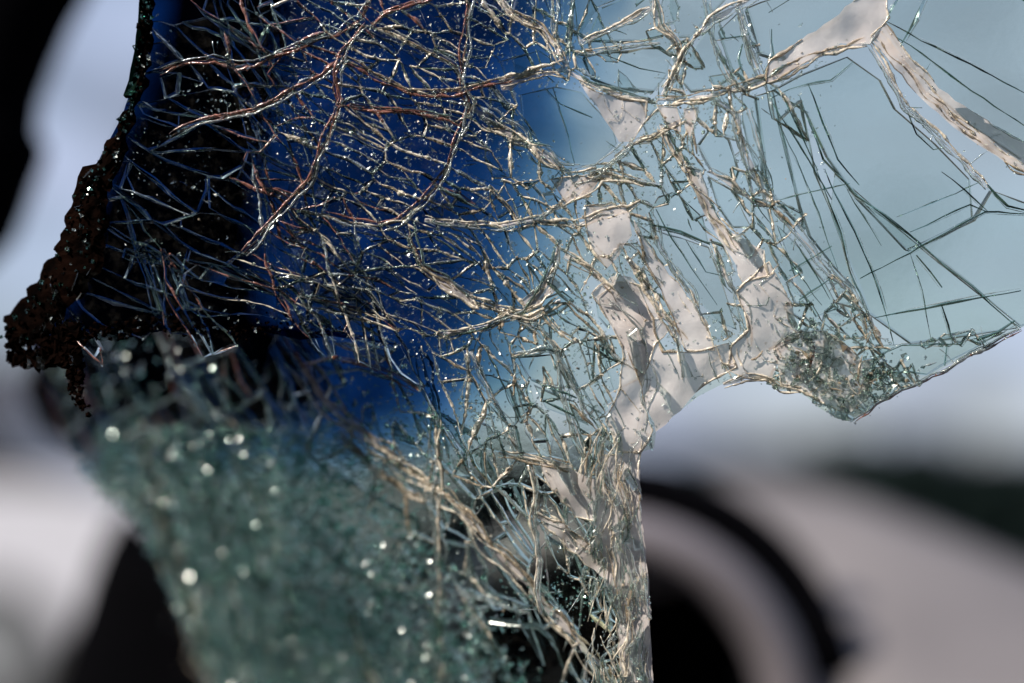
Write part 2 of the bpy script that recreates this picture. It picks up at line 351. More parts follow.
# clear panes: polygon, tilt scale
CLEAR = [
 [(585, 42), (600, 8), (652, -12), (657, 20), (664, 36), (640, 42)],
 [(583, 56), (660, 46), (672, 55), (668, 75), (655, 92), (620, 90), (590, 78)],
 [(572, -12), (640, -12), (598, 8), (578, 40)],
 [(520, 95), (555, 86), (582, 92), (615, 130), (618, 145), (598, 165), (574, 168), (545, 148), (522, 126)],
 [(500, 62), (540, 50), (556, 62), (532, 72), (505, 78)],
 [(668, -12), (735, -12), (708, 18), (690, 38), (678, 38), (668, 12)],
 [(745, 8), (800, -12), (870, -12), (855, 10), (790, 50), (764, 70)],
 [(690, 52), (708, 30), (716, 42), (730, 78), (712, 90), (690, 92), (680, 80)],
 [(718, 30), (738, 12), (752, 60), (756, 76), (746, 84), (732, 70)],
 [(755, 95), (772, 90), (790, 160), (805, 230), (795, 222), (772, 195), (762, 160)],
 [(772, 90), (800, 75), (862, 50), (880, 80), (896, 110), (935, 145), (980, 192), (985, 212), (908, 253), (858, 200), (833, 172), (812, 130), (800, 95)],
 [(880, 20), (905, -12), (1060, -12), (1060, 165), (1020, 160), (985, 138), (955, 115), (915, 75)],
 [(990, 190), (1060, 215), (1060, 308), (1020, 328), (970, 286), (920, 246), (985, 212)],
 [(833, 172), (883, 216), (920, 246), (970, 286), (1018, 328), (940, 340), (895, 346), (875, 330), (862, 300), (850, 270), (835, 230), (815, 180)],
 [(800, 100), (815, 171), (840, 233), (856, 290), (835, 268), (810, 238), (795, 190), (778, 120)],
 [(776, 225), (800, 250), (826, 285), (838, 310), (815, 318), (795, 285)],
 [(875, 345), (940, 345), (1005, 332), (960, 356), (925, 376), (890, 372)],
 [(657, 196), (675, 190), (704, 218), (709, 243), (652, 225), (648, 212)],
 [(654, 229), (709, 247), (719, 273), (737, 331), (720, 325), (700, 308), (672, 268)],
 [(708, 176), (730, 188), (752, 228), (732, 228), (716, 205)],
 [(752, 205), (766, 205), (772, 228), (770, 235), (756, 224)],
 [(742, 92), (758, 98), (764, 140), (768, 190), (752, 160), (742, 120)],
 [(697, 145), (712, 125), (730, 140), (740, 172), (735, 184), (712, 174)],
 [(517, 357), (552, 353), (572, 388), (531, 380)],
 [(534, 386), (577, 402), (590, 426), (560, 415), (545, 408)],
 [(472, 372), (490, 374), (508, 380), (520, 420), (510, 430), (494, 400)],
 [(515, 395), (526, 430), (540, 455), (522, 455), (514, 430)],
 [(568, 420), (590, 432), (597, 452), (580, 455), (572, 442)],
 [(472, 420), (490, 425), (508, 455), (480, 448)],
 [(396, 278), (420, 288), (445, 300), (464, 314), (455, 315), (428, 302), (400, 286)],
 [(428, 210), (445, 203), (470, 208), (480, 222), (432, 220)],
 [(370, 240), (408, 238), (415, 250), (405, 254), (372, 247)],
 [(432, 262), (452, 255), (468, 260), (478, 270), (458, 270), (440, 270)],
 [(385, 47), (402, 50), (430, 66), (448, 78), (425, 78), (400, 72), (385, 62)],
 [(385, 86), (402, 96), (425, 105), (408, 108), (388, 104)],
 [(465, 160), (488, 160), (510, 178), (505, 188), (480, 180), (466, 172)],
 [(320, 320), (345, 316), (378, 325), (370, 333), (330, 332)],
 [(160, 78), (180, 72), (178, 95), (165, 100)],
 [(178, 115), (195, 110), (215, 118), (190, 128), (178, 132)],
 [(540, 300), (562, 290), (575, 300), (560, 312), (545, 316)],
 [(595, 300), (612, 318), (608, 330), (596, 318)],
]
LOW_CLEAR = [
 [(325, 372), (360, 368), (400, 380), (420, 420), (425, 450), (395, 440), (350, 412), (330, 395)],
 [(445, 540), (470, 545), (472, 600), (450, 590)],
 [(485, 545), (512, 580), (530, 605), (500, 595), (482, 580)],
 [(300, 470), (350, 480), (420, 520), (425, 570), (380, 572), (330, 540), (290, 510)],
 [(370, 590), (430, 600), (432, 680), (395, 690), (375, 640)],
 [(490, 620), (540, 625), (570, 650), (560, 700), (495, 700)],
 [(545, 535), (575, 552), (585, 580), (580, 630), (548, 600)],
]
# bare milky film where the glass has fallen off
FILM = [
 [(772, 346), (798, 330), (828, 334), (850, 350), (868, 372), (868, 398), (848, 414), (822, 404), (800, 389), (780, 385)],
 [(585, 206), (612, 203), (630, 214), (632, 236), (618, 256), (606, 268), (592, 250), (586, 228)],
 [(552, 180), (578, 176), (600, 180), (588, 196), (566, 204)],
 [(596, 296), (618, 282), (640, 285), (668, 330), (650, 352), (640, 395), (652, 430), (640, 452), (618, 450), (606, 420), (620, 385), (622, 345), (606, 318)],
 [(684, 165), (700, 171), (712, 210), (730, 232), (762, 252), (766, 275), (742, 284), (730, 258), (708, 224), (694, 196)],
 [(633, 220), (642, 236), (655, 258), (676, 284), (694, 305), (714, 350), (684, 350), (664, 300), (644, 258)],
 [(590, 292), (612, 276), (632, 278), (652, 320), (662, 352), (690, 352), (727, 342), (735, 368), (722, 374), (702, 384), (680, 410), (656, 430), (645, 405), (636, 370), (615, 335)],
 [(578, 84), (606, 96), (645, 102), (646, 118), (632, 142), (620, 142), (602, 116)],
 [(657, 108), (676, 108), (681, 134), (668, 130)],
 [(684, 110), (698, 108), (696, 122), (690, 138), (684, 128)],
 [(764, 86), (768, 62), (800, 42), (852, 4), (868, -12), (884, -12), (886, 20), (868, 46), (840, 44), (800, 66)],
 [(868, 38), (884, 26), (910, 60), (945, 96), (1000, 132), (1060, 165), (1060, 192), (1020, 172), (975, 145), (935, 115), (905, 85)],
 [(735, 292), (768, 262), (788, 298), (800, 335), (780, 352), (770, 378), (742, 378), (728, 372), (730, 345), (748, 330)],
 [(520, 300), (552, 275), (560, 285), (540, 305), (525, 312)],
 [(598, 456), (638, 450), (640, 500), (646, 550), (650, 610), (654, 705), (622, 705), (616, 620), (604, 575), (594, 520)],
 [(540, 462), (572, 468), (598, 480), (596, 520), (575, 515), (545, 480)],
 [(535, 512), (562, 522), (592, 545), (612, 566), (610, 580), (585, 562), (555, 534)],
 [(430, 272), (450, 280), (472, 292), (478, 310), (462, 300), (440, 288)],
 [(790, 360), (808, 350), (812, 368), (806, 384), (792, 380)],
]

def inside(poly, x, y):
    c = False; j = len(poly) - 1
    for i in range(len(poly)):
        xi, yi = poly[i]; xj, yj = poly[j]
        if (yi > y) != (yj > y) and x < (xj - xi) * (y - yi) / (yj - yi) + xi: c = not c
        j = i
    return c

def bbox(poly):
    xs = [p[0] for p in poly]; ys = [p[1] for p in poly]; return min(xs), min(ys), max(xs), max(ys)

def inside_any(polys, x, y):
    for b, p in polys:
        if b[0] <= x <= b[2] and b[1] <= y <= b[3] and inside(p, x, y): return True
    return False
CLEAR_B = [(bbox(p), p) for p in CLEAR]; LOWC_B = [(bbox(p), p) for p in LOW_CLEAR]; FILM_B = [(bbox(p), p) for p in FILM]

def tear_y(x):                                   # where the torn lower flap starts
    return 333 + (0 if x < 330 else (x - 330) * 0.22)
def is_lower(x, y):
    return x < 600 and y > tear_y(x) and (15 - .051 * (x - 290) + .039 * (y - 575)) > 0.4

# distance of the sheet: the upper piece stands square to the lens, the flap folds away behind it
def depth(x, y, low):
    n = noise.noise(Vector((x * 0.011, y * 0.011, 3.1 + (9 if low else 0))))
    D = FOCUS + 0.0016 * n + 0.0007 * noise.noise(Vector((x * 0.04, y * 0.04, 7)))
    if low:
        b = 15 - .051 * (x - 290) + .039 * (y - 575)
        b = 0.5 * (b + math.sqrt(b * b + 4))
        D = FOCUS / (1 - min(b, 40) / CINF) + 0.003 * n
    else:
        D += 0.010 * smooth(110, 5, x)
    return D

def frame_at(cx, cy_, low):
    D = depth(cx, cy_, low)
    return cx, cy_, D, (depth(cx + 4, cy_, low) - D) / 4, (depth(cx, cy_ + 4, low) - D) / 4

def sheet(x, y, z, low, fr=None):
    """point on the glass; z = picture pixels towards the viewer along the sheet's own normal"""
    if fr:
        p = at(x, y, fr[2] + (x - fr[0]) * fr[3] + (y - fr[1]) * fr[4]); x, y = fr[0], fr[1]
    else:
        p = at(x, y, depth(x, y, low))
    if low and fr:
        p0 = at(x, y, fr[2]); a = at(x + 3, y, depth(x + 3, y, low)) - p0; b = at(x, y + 3, depth(x, y + 3, low)) - p0
        nrm = a.cross(b).normalized()
        if nrm.dot(FW) > 0: nrm.negate()
        nrm = (nrm - FW * 0.6).normalized()
    elif low:
        a = at(x + 3, y, depth(x + 3, y, low)) - p; b = at(x, y + 3, depth(x, y + 3, low)) - p
        nrm = a.cross(b).normalized()
        if nrm.dot(FW) > 0: nrm.negate()
        nrm = (nrm - FW * 0.6).normalized()
    else:
        nrm = -FW
    return p + nrm * (z * S)

# ------------------------------------------------------------------ windscreen
BASE = at(560, 700, FOCUS)
glass = empty('broken_windscreen', BASE)
tag(glass, 'shattered laminated windscreen remnant with blue tint band and torn lower edge', 'windscreen')
bpy.context.view_layer.update()

def dye(x, y, low):
    teal = (0.83, 0.89, 0.79); blue = (0.005, 0.036, 0.14)
    c = 538 - 0.19 * y if y < 330 else 475 - .6 * (y - 330)
    c += 30 * noise.noise(Vector((x * .02, y * .02, 8)))
    m = smooth(105, -75, x - c) * smooth(490, 395, y + 18 * noise.noise(Vector((x * .03, 0, 0))))
    d = 1 - .55 * m * max(0, min(1, .5 + 1.1 * noise.fractal(Vector((x * .013 + y * .006, y * .02, 21)), 1.0, 2.0, 3)))
    return tuple(t ** (1 - m) * (b * d) ** m for t, b in zip(teal, blue)), m

def haze(x, y, low):
    n = 0.5 + 0.5 * noise.fractal(Vector((x * 0.02, y * 0.02, 1.3)), 1.0, 2.0, 4)
    if low:
        k = smooth(395, 470, y) * (0.04 + 0.16 * n * n) * smooth(520, 400, x)
        return (0.28, 0.40, 0.37, k)
    m = dye(x, y, low)[1]
    return (0.55 - .45 * m, 0.52 - .40 * m, 0.48 - .2 * m, (0.004 + 0.012 * n) * (1 - .6 * m))

def grid_sheet(poly, step, low):
    x0, y0, x1, y1 = bbox(poly)
    pts = [Vector(p) for p in densify(poly, step)]
    nb = len(pts); edges = [(i, (i + 1) % nb) for i in range(nb)]
    y = y0 + step / 2; r = 0
    while y < y1:
        x = x0 + (step / 2 if r % 2 else step)
        while x < x1:
            q = (x + U(-.25, .25) * step, y + U(-.25, .25) * step)
            if inside(poly, *q): pts.append(Vector(q))
            x += step
        y += step; r += 1
    vs, es, fs, *_ = delaunay_2d_cdt(pts, edges, [], 1, 1e-4)
    keep = []
    for f in fs:
        cx = sum(vs[i][0] for i in f) / 3; cy_ = sum(vs[i][1] for i in f) / 3
        if inside(poly, cx, cy_): keep.append(list(f))
    return [(v[0], v[1]) for v in vs], keep

def densify(poly, step, closed=True):
    out = []
    n = len(poly)
    for i in range(n if closed else n - 1):
        a = poly[i]; b = poly[(i + 1) % n]
        d = math.hypot(b[0] - a[0], b[1] - a[1]); k = max(1, int(d / step))
        for j in range(k): out.append((a[0] + (b[0] - a[0]) * j / k, a[1] + (b[1] - a[1]) * j / k))
    if not closed: out.append(poly[-1])
    return out

def set_attr(o, name, vals):
    a = o.data.color_attributes.new(name, 'FLOAT_COLOR', 'POINT')
    a.data.foreach_set('color', [c for v in vals for c in v])

LOWER = [(20, 338), (38, 365), (62, 430), (85, 480), (140, 520), (165, 570), (190, 630), (222, 710), (598, 710), (558, 592), (498, 502), (439, 421), (399, 347), (330, 330), (200, 322)]
for low, poly in ((False, UPPER), (True, LOWER)):
    pts, fs = grid_sheet(poly, 9, low)
    o = mesh_obj('interlayer', [sheet(x, y, -7 + 1.2 * noise.noise(Vector((x * .09, y * .09, 0))), low) for x, y in pts], fs, M_FILM, glass, smooth_shade=True)
    set_attr(o, 'dye', [(*dye(x, y, low)[0], 1) for x, y in pts])
    set_attr(o, 'haze', [haze(x, y, low) for x, y in pts])

# torn milky film
FILM_RIMS = []
for poly in FILM:
    pl = [(x + U(-1.5, 1.5), y + U(-1.5, 1.5)) for x, y in densify(poly, 9)]
    pts, fs = grid_sheet(pl, 4.5, False)
    vs = []
    for x, y in pts:
        w = noise.fractal(Vector((x * .035 + y * .02, y * .012 - x * .012, 5)), 1.0, 2.0, 3) * 1.7 + noise.noise(Vector((x * .16, y * .09, 2))) * .5
        vs.append(sheet(x, y, 6.5 + w * .8, False))
    mesh_obj('torn_film', vs, fs, M_TORN, glass, smooth_shade=True)
    FILM_RIMS.append(pl)

# ---- shards -----------------------------------------------------------------
def warp(x, y):
    return (x + 4.5 * noise.noise(Vector((x * .022, y * .022, 50))) + 2.0 * noise.noise(Vector((x * .07, y * .07, 51))),
            y + 4.5 * noise.noise(Vector((x * .022, y * .022, 60))) + 2.0 * noise.noise(Vector((x * .07, y * .07, 61))))

def prism(poly, low, h, tilt, slant, seg=9, jag=0.9, bend=False, cham=1.3, z0=0):
    """one shard: jagged outline, chipped front rim, slanted fracture walls, slightly tilted in the film"""
    cx = sum(p[0] for p in poly) / len(poly); cy_ = sum(p[1] for p in poly) / len(poly)
    out = []
    for x, y in densify(poly, seg):
        if bend: x, y = warp(x, y)
        out.append((x + U(-jag, jag), y + U(-jag, jag)))
    if len(out) > 14:
        k = len(out) / 14.0; out = [out[int(i * k)] for i in range(14)]
    n = len(out)
    tx, ty = U(-tilt, tilt), U(-tilt, tilt)
    fr = frame_at(cx, cy_, low)
    if not low: fr = (*fr[:3], fr[3] * .5, fr[4] * .5)
    sx, sy = U(-slant, slant), U(-slant, slant)
    top, mid, bot = [], [], []
    for x, y in out:
        dz = (x - cx) * tx + (y - cy_) * ty
        l = math.hypot(x - cx, y - cy_) or 1; c = min(cham * U(.5, 1.7), l * .35)
        top.append(sheet(x - (x - cx) / l * c, y - (y - cy_) / l * c, z0 + h / 2 + dz, low, fr))
        mid.append(sheet(x, y, z0 + h / 2 + dz - c * U(.4, 1.2), low, fr))
        k = U(.4, 1.4)
        bot.append(sheet(x + sx * k + U(-.5, .5), y + sy * k + U(-.5, .5), z0 - h / 2 + dz, low, fr))
    v = top + mid + bot
    f = [list(range(n))[::-1], [2 * n + i for i in range(n)]]
    for o in (0, n):
        for i in range(n):
            j = (i + 1) % n; f.append([o + i, o + j, o + n + j, o + n + i])
    return v, f

def clip(poly, px, py, nx, ny):
    out = []; n = len(poly)
    for i in range(n):
        a = poly[i]; b = poly[(i + 1) % n]
        da = (a[0] - px) * nx + (a[1] - py) * ny; db = (b[0] - px) * nx + (b[1] - py) * ny
        if da <= 0: out.append(a)
        if (da < 0 < db) or (db < 0 < da):
            t = da / (da - db); out.append((a[0] + (b[0] - a[0]) * t, a[1] + (b[1] - a[1]) * t))
    return out

def area(p):
    return abs(sum(p[i][0] * p[(i + 1) % len(p)][1] - p[(i + 1) % len(p)][0] * p[i][1] for i in range(len(p)))) / 2

def shrink(poly, d):
    cx = sum(p[0] for p in poly) / len(poly); cy_ = sum(p[1] for p in poly) / len(poly)
    r = []
    for x, y in poly:
        l = math.hypot(x - cx, y - cy_) or 1
        k = max(0.3, (l - d) / l); r.append((cx + (x - cx) * k, cy_ + (y - cy_) * k))
    return r

def voronoi(region, ang, aspect, size, lines, lo=False):
    """anisotropic cells, long axis along ang (degrees, picture down-right positive)"""
    ca, sa = math.cos(math.radians(ang)), math.sin(math.radians(ang))
    fw = lambda x, y: ((x * ca + y * sa) / aspect, -x * sa + y * ca)
    bw = lambda u, v: (u * aspect * ca - v * sa, u * aspect * sa + v * ca)
    x0, y0, x1, y1 = region
    seeds = []
    for pts, w in lines:
        q = [fw(*p) for p in densify(pts, size * 1.1, False)]
        for i in range(len(q) - 1):
            dx, dy = q[i + 1][0] - q[i][0], q[i + 1][1] - q[i][1]; l = math.hypot(dx, dy)
            if l < 1e-6: continue
            mx, my = q[i][0] + dx * U(.3, .7), q[i][1] + dy * U(.3, .7); o = min(size * .35, w * .5 + 1)
            for s in (-1, 1): seeds.append((mx - dy / l * o * s, my + dx / l * o * s))
    lined = len(seeds)
    k = 0; tries = 0
    grid = {}
    def near(u, v, r):
        gi, gj = int(u // 10), int(v // 10); m = int(r // 10) + 1
        for i in range(gi - m, gi + m + 1):
            for j in range(gj - m, gj + m + 1):
                for (a, b) in grid.get((i, j), ()):
                    if (a - u) ** 2 + (b - v) ** 2 < r * r: return True
        return False
    for s in seeds: grid.setdefault((int(s[0] // 10), int(s[1] // 10)), []).append(s)
    for _ in range(14000):
        x, y = U(x0 - 30, x1 + 30), U(y0 - 30, y1 + 30)
        loc = size * (0.75 + 0.9 * (0.5 + 0.5 * noise.noise(Vector((x * .02, y * .02, 11))))) / math.sqrt(aspect)
        u, v = fw(x, y)
        if not near(u, v, loc): seeds.append((u, v)); grid.setdefault((int(u // 10), int(v // 10)), []).append((u, v))
    A = np.array(seeds)
    cells = []
    for i in range(len(A)):
        x, y = bw(*A[i])
        if not (x0 <= x <= x1 and y0 <= y <= y1): continue
        d = ((A - A[i]) ** 2).sum(1); idx = np.argpartition(d, min(26, len(d) - 1))[:27]
        idx = idx[np.argsort(d[idx])]
        R = size * 3
        u, v = A[i]; p = [(u - R, v - R), (u + R, v - R), (u + R, v + R), (u - R, v + R)]
        for j in idx:
            if j == i or d[j] < 1e-9: continue
            qx, qy = A[j]; p = clip(p, (u + qx) / 2, (v + qy) / 2, qx - u, qy - v)
            if len(p) < 3: break
        if len(p) >= 3: cells.append((x, y, [bw(*q) for q in p]))
    return cells

def split(poly, ang, aspect, target, out, lvl=0):
    """break a convex piece again and again with straight cracks along and across the grain"""
    a = area(poly)
    if a < target * U(.5, 2.2) or lvl > 9: out.append(poly); return
    g = math.radians(ang); ca, sa = math.cos(g), math.sin(g)
    us = [p[0] * ca + p[1] * sa for p in poly]; vs_ = [-p[0] * sa + p[1] * ca for p in poly]
    eu, ev = max(us) - min(us), max(vs_) - min(vs_)
    th = g + (math.pi / 2 + random.gauss(0, .45) if eu > aspect * ev * U(.7, 1.5) else random.gauss(0, .22))
    cx = sum(p[0] for p in poly) / len(poly) + U(-.2, .2) * eu * ca; cy_ = sum(p[1] for p in poly) / len(poly) + U(-.2, .2) * ev * ca
    nx, ny = -math.sin(th), math.cos(th)
    for s in (1, -1):
        q = clip(poly, cx, cy_, nx * s, ny * s)
        if len(q) >= 3 and area(q) > 3: split(q, ang, aspect, target, out, lvl + 1)

def keep_in(poly, outline):
    cx = sum(p[0] for p in poly) / len(poly); cy_ = sum(p[1] for p in poly) / len(poly)
    r = []
    for x, y in poly:
        for _ in range(8):
            if inside(outline, x, y): break
            x, y = x + (cx - x) * .25, y + (cy_ - y) * .25
        r.append((x, y))
    return r

def region_of(x, y):
    """fracture grain of each part of the sheet"""
    if is_lower(x, y): return 'flap'
    if y < 340 and x < 500 - 0.05 * y: return 'tinted'
    if x > 760 and y > 300: return 'corner'
    if y > 430 and x > 585: return 'edge'
    if y < 180: return 'top'
    if y > 330: return 'low'
    return 'middle'
ALL_LINES = [(p, w) for p, w, t in RIDGES]; LOWL = [(p, w) for p, w, t in LOW_RIDGES]
SETS = {
 'tinted': ((60, -15, 510, 345), 24, 3.6, 22, ALL_LINES),
 'top': ((480, -15, 1060, 185), 62, 2.8, 28, ALL_LINES),
 'middle': ((470, 170, 1060, 340), 52, 2.8, 19, ALL_LINES),
 'corner': ((755, 290, 1000, 425), 40, 1.4, 13, ALL_LINES),
 'low': ((440, 325, 770, 700), 66, 3.0, 20, ALL_LINES),
 'edge': ((580, 425, 665, 705), 85, 2.5, 12, ALL_LINES),
 'flap': ((30, 325, 620, 710), 60, 3.6, 28, LOWL),
}
WEB = []
shards = []          # (area, verts, faces)
for p in CLEAR:
    v = prism(shrink(p, 1.0), False, U(9, 11), 0.03, 2.0, seg=14, jag=0.6); shards.append((area(p) + 5000, v))
for p in LOW_CLEAR:
    v = prism(shrink(p, 1.0), True, U(9, 11), 0.03, 2.0, seg=14, jag=0.6); shards.append((area(p) + 5000, v))
for name, (reg, ang, asp, size, lines) in SETS.items():
    for x, y, p0 in voronoi(reg, ang, 1 + (asp - 1) * .45, size * 2.3, lines):
        if region_of(x, y) != name or not inside(OUTER, x, y): continue
        if name in ('top', 'middle') and (x > 770 and y < 170 or x > 795 and y < 285 or x > 850): continue
        out = []
        big = (1 + 3.5 * smooth(300, 220, x) if name == 'tinted' else 1) + 2.5 * max(0, noise.noise(Vector((x * .022, y * .022, 40))))
        split(p0, ang + 14 * noise.noise(Vector((x * .008, y * .008, 30))), asp, size * size * .8 * big, out)
        for p in out:
            x = sum(q[0] for q in p) / len(p); y = sum(q[1] for q in p) / len(p)
            if not inside(OUTER, x, y) or (name in ('top', 'middle') and x > 800 and y < 285): continue
            low = is_lower(x, y)
            if inside_any(LOWC_B if low else CLEAR_B, x, y): continue
            a = area(p)
            if not low and inside_any(FILM_B, x, y):
                for e0, e1 in zip(p, p[1:] + p[:1]):
                    if RND() < .22: WEB.append((e0, e1, low, 15, name, U(.35, 1.0)))
                if RND() < .16: shards.append((a * .2, prism(keep_in(shrink(p, U(.5, 2.5)), OUTER), low, U(5, 8), .2, 1.5, seg=10, jag=.4, bend=True, cham=1.6, z0=12)))
                continue
            if a < 5: continue
            h = U(7, 12)
            for i in range(len(p)):                       # crushed residue in the cracks: a connected web
                e0, e1 = p[i], p[(i + 1) % len(p)]
                on0 = min(abs((q0[0] - e0[0]) * (q1[1] - q0[1]) - (q0[1] - e0[1]) * (q1[0] - q0[0])) / (math.hypot(q1[0] - q0[0], q1[1] - q0[1]) + 1e-6) +
                          abs((q0[0] - e1[0]) * (q1[1] - q0[1]) - (q0[1] - e1[1]) * (q1[0] - q0[0])) / (math.hypot(q1[0] - q0[0], q1[1] - q0[1]) + 1e-6)
                          for q0, q1 in zip(p0, p0[1:] + p0[:1])) < .05
                keep = (.97 if on0 else .72) * ((.10 + .85 * smooth(225, 350, x + 25 * noise.noise(Vector((x * .02, y * .02, 3))))) if name == 'tinted' else 1) * (.6 if name == 'flap' else 1)
                if name == 'flap' and e0[1] < 430 and e0[0] < 290: keep *= .4
                if RND() < keep: WEB.append((e0, e1, low, h, name, (U(.7, 1.9) if on0 else U(.35, .95)) * (1 if name in ('tinted', 'flap') else 1.3)))
            p = keep_in(shrink(p, U(.2, .7)), OUTER)
            v = prism(p, low, h, 0.14 if a < 300 else 0.06, 1.3, seg=10, jag=0.3, bend=True, cham=1.9 if a > 120 else 1.0)
            shards.append((a, v))
shards.sort(key=lambda s: -s[0])
for a, (v, f) in shards[:290]:
    mesh_obj('shard', v, f, [M_GLASS, M_WALL], glass, fmat=[0, 0] + [1] * (len(f) - 2))
vs, fs, ms = [], [], []
for a, (v, f) in shards[290:]:
    o = len(vs); vs += v; fs += [[i + o for i in q] for q in f]; ms += [0, 0] + [1] * (len(f) - 2)
if vs: tag(mesh_obj('small_shards', vs, fs, [M_GLASS, M_WALL], glass, fmat=ms), kind='stuff')
print('shards', len(shards))

# ---- ridges: film strings, slivers and granules ----------------------------
class Buf:
    def __init__(s): s.v = []; s.f = []; s.m = []
    def add(s, v, f, m):
        o = len(s.v); s.v += v; s.f += [[i + o for i in q] for q in f]; s.m += [m] * len(f)

def chip(buf, c, r, m):
    """an angular crumb: a squashed, randomised octahedron"""
    ax = Vector((U(-1, 1), U(-1, 1), U(-1, 1))).normalized()
    b = ax.orthogonal().normalized(); d = ax.cross(b)
    v = [c + ax * r * U(.5, 1.3), c - ax * r * U(.5, 1.3)]
    k = random.choice((3, 4, 5)); a0 = U(0, 6.28)
    for i in range(k):
        t = a0 + 6.283 * i / k + U(-.3, .3)
        v.append(c + (b * math.cos(t) + d * math.sin(t)) * r * U(.6, 1.2) + ax * r * U(-.25, .25))
    f = []
    for i in range(k):
        j = (i + 1) % k; f.append([0, 2 + i, 2 + j]); f.append([1, 2 + j, 2 + i])
    buf.add(v, f, m)

def sliver(buf, x0, y0, x1, y1, w, z, low, m, h=None):
    if y0 < 690 and y1 < 690 and not (inside(OUTER, x0, y0) and inside(OUTER, x1, y1)): return
    """a long splinter with a three-sided section, thickest off its middle"""
    dx, dy = x1 - x0, y1 - y0; l = math.hypot(dx, dy) or 1; nx, ny = -dy / l, dx / l
    t = U(.3, .7); mx, my = x0 + dx * t + nx * U(-1, 1) * w * .7, y0 + dy * t + ny * U(-1, 1) * w * .7
    h = h or w * U(.7, 1.6)
    q = []
    for (px, py, k) in ((x0, y0, .35), (mx, my, 1.0), (x1, y1, .3)):
        for (s, zz) in ((-.5, 0), (.5, U(-.2, .2)), (U(-.3, .3), 1)):
            q.append(sheet(px + nx * s * w * k, py + ny * s * w * k, z + zz * h * k, low))
    f = [[0, 2, 1], [6, 7, 8]]
    for a in (0, 3):
        for i in range(3):
            j = (i + 1) % 3; f.append([a + i, a + j, a + 3 + j, a + 3 + i])
    buf.add(q, f, m)

def tube(buf, path, r, z, low, m, K=5, flat=.8, lump=.75, taper=False, sd=0.0):
    """a lumpy glassy string lying on the sheet along path"""
    n = len(path)
    if n < 2: return
    rings = []
    for i, (x, y) in enumerate(path):
        a = path[max(0, i - 1)]; b = path[min(n - 1, i + 1)]; dx, dy = b[0] - a[0], b[1] - a[1]; l = math.hypot(dx, dy) or 1
        nx, ny = -dy / l, dx / l
        rr = r * max(.3, 1 + lump * 1.1 * noise.noise(Vector((x * .10, y * .10, sd))) + lump * 1.2 * noise.noise(Vector((x * .33, y * .33, sd))))
        rr *= .3 + .7 * min(1, (i + .3) / 4, (n - 1 - i + .3) / 4)
        if taper: rr *= .35 + .65 * math.sin(math.pi * (i + .5) / n)
        c = sheet(x, y, z, low); e = sheet(x + nx, y + ny, z, low) - c; up = sheet(x, y, z + 1, low) - c
        q = [r * U(-.07, .07) for _ in range(K)]
        rings.append([c + e * ((rr + q[k]) * math.cos(6.283 * k / K + .3)) + up * ((rr + q[k]) * flat * math.sin(6.283 * k / K + .3)) for k in range(K)])
    v = [q for g in rings for q in g]; f = []
    for i in range(n - 1):
        for k in range(K):
            j = (k + 1) % K; f.append([i * K + k, i * K + j, i * K + K + j, i * K + K + k])
    f.append(list(range(K))[::-1]); f.append([(n - 1) * K + k for k in range(K)])
    buf.add(v, f, m)

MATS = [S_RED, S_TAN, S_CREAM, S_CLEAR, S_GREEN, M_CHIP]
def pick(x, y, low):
    """which strand colour a crack gets here: coppery by the tinted edge, cream in the middle, clear and green to the right"""
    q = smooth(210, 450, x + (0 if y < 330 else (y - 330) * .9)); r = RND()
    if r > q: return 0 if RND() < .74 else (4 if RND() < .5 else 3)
    r = RND(); return 3 if r < .27 else (2 if r < .73 else (4 if r < .87 else 1))

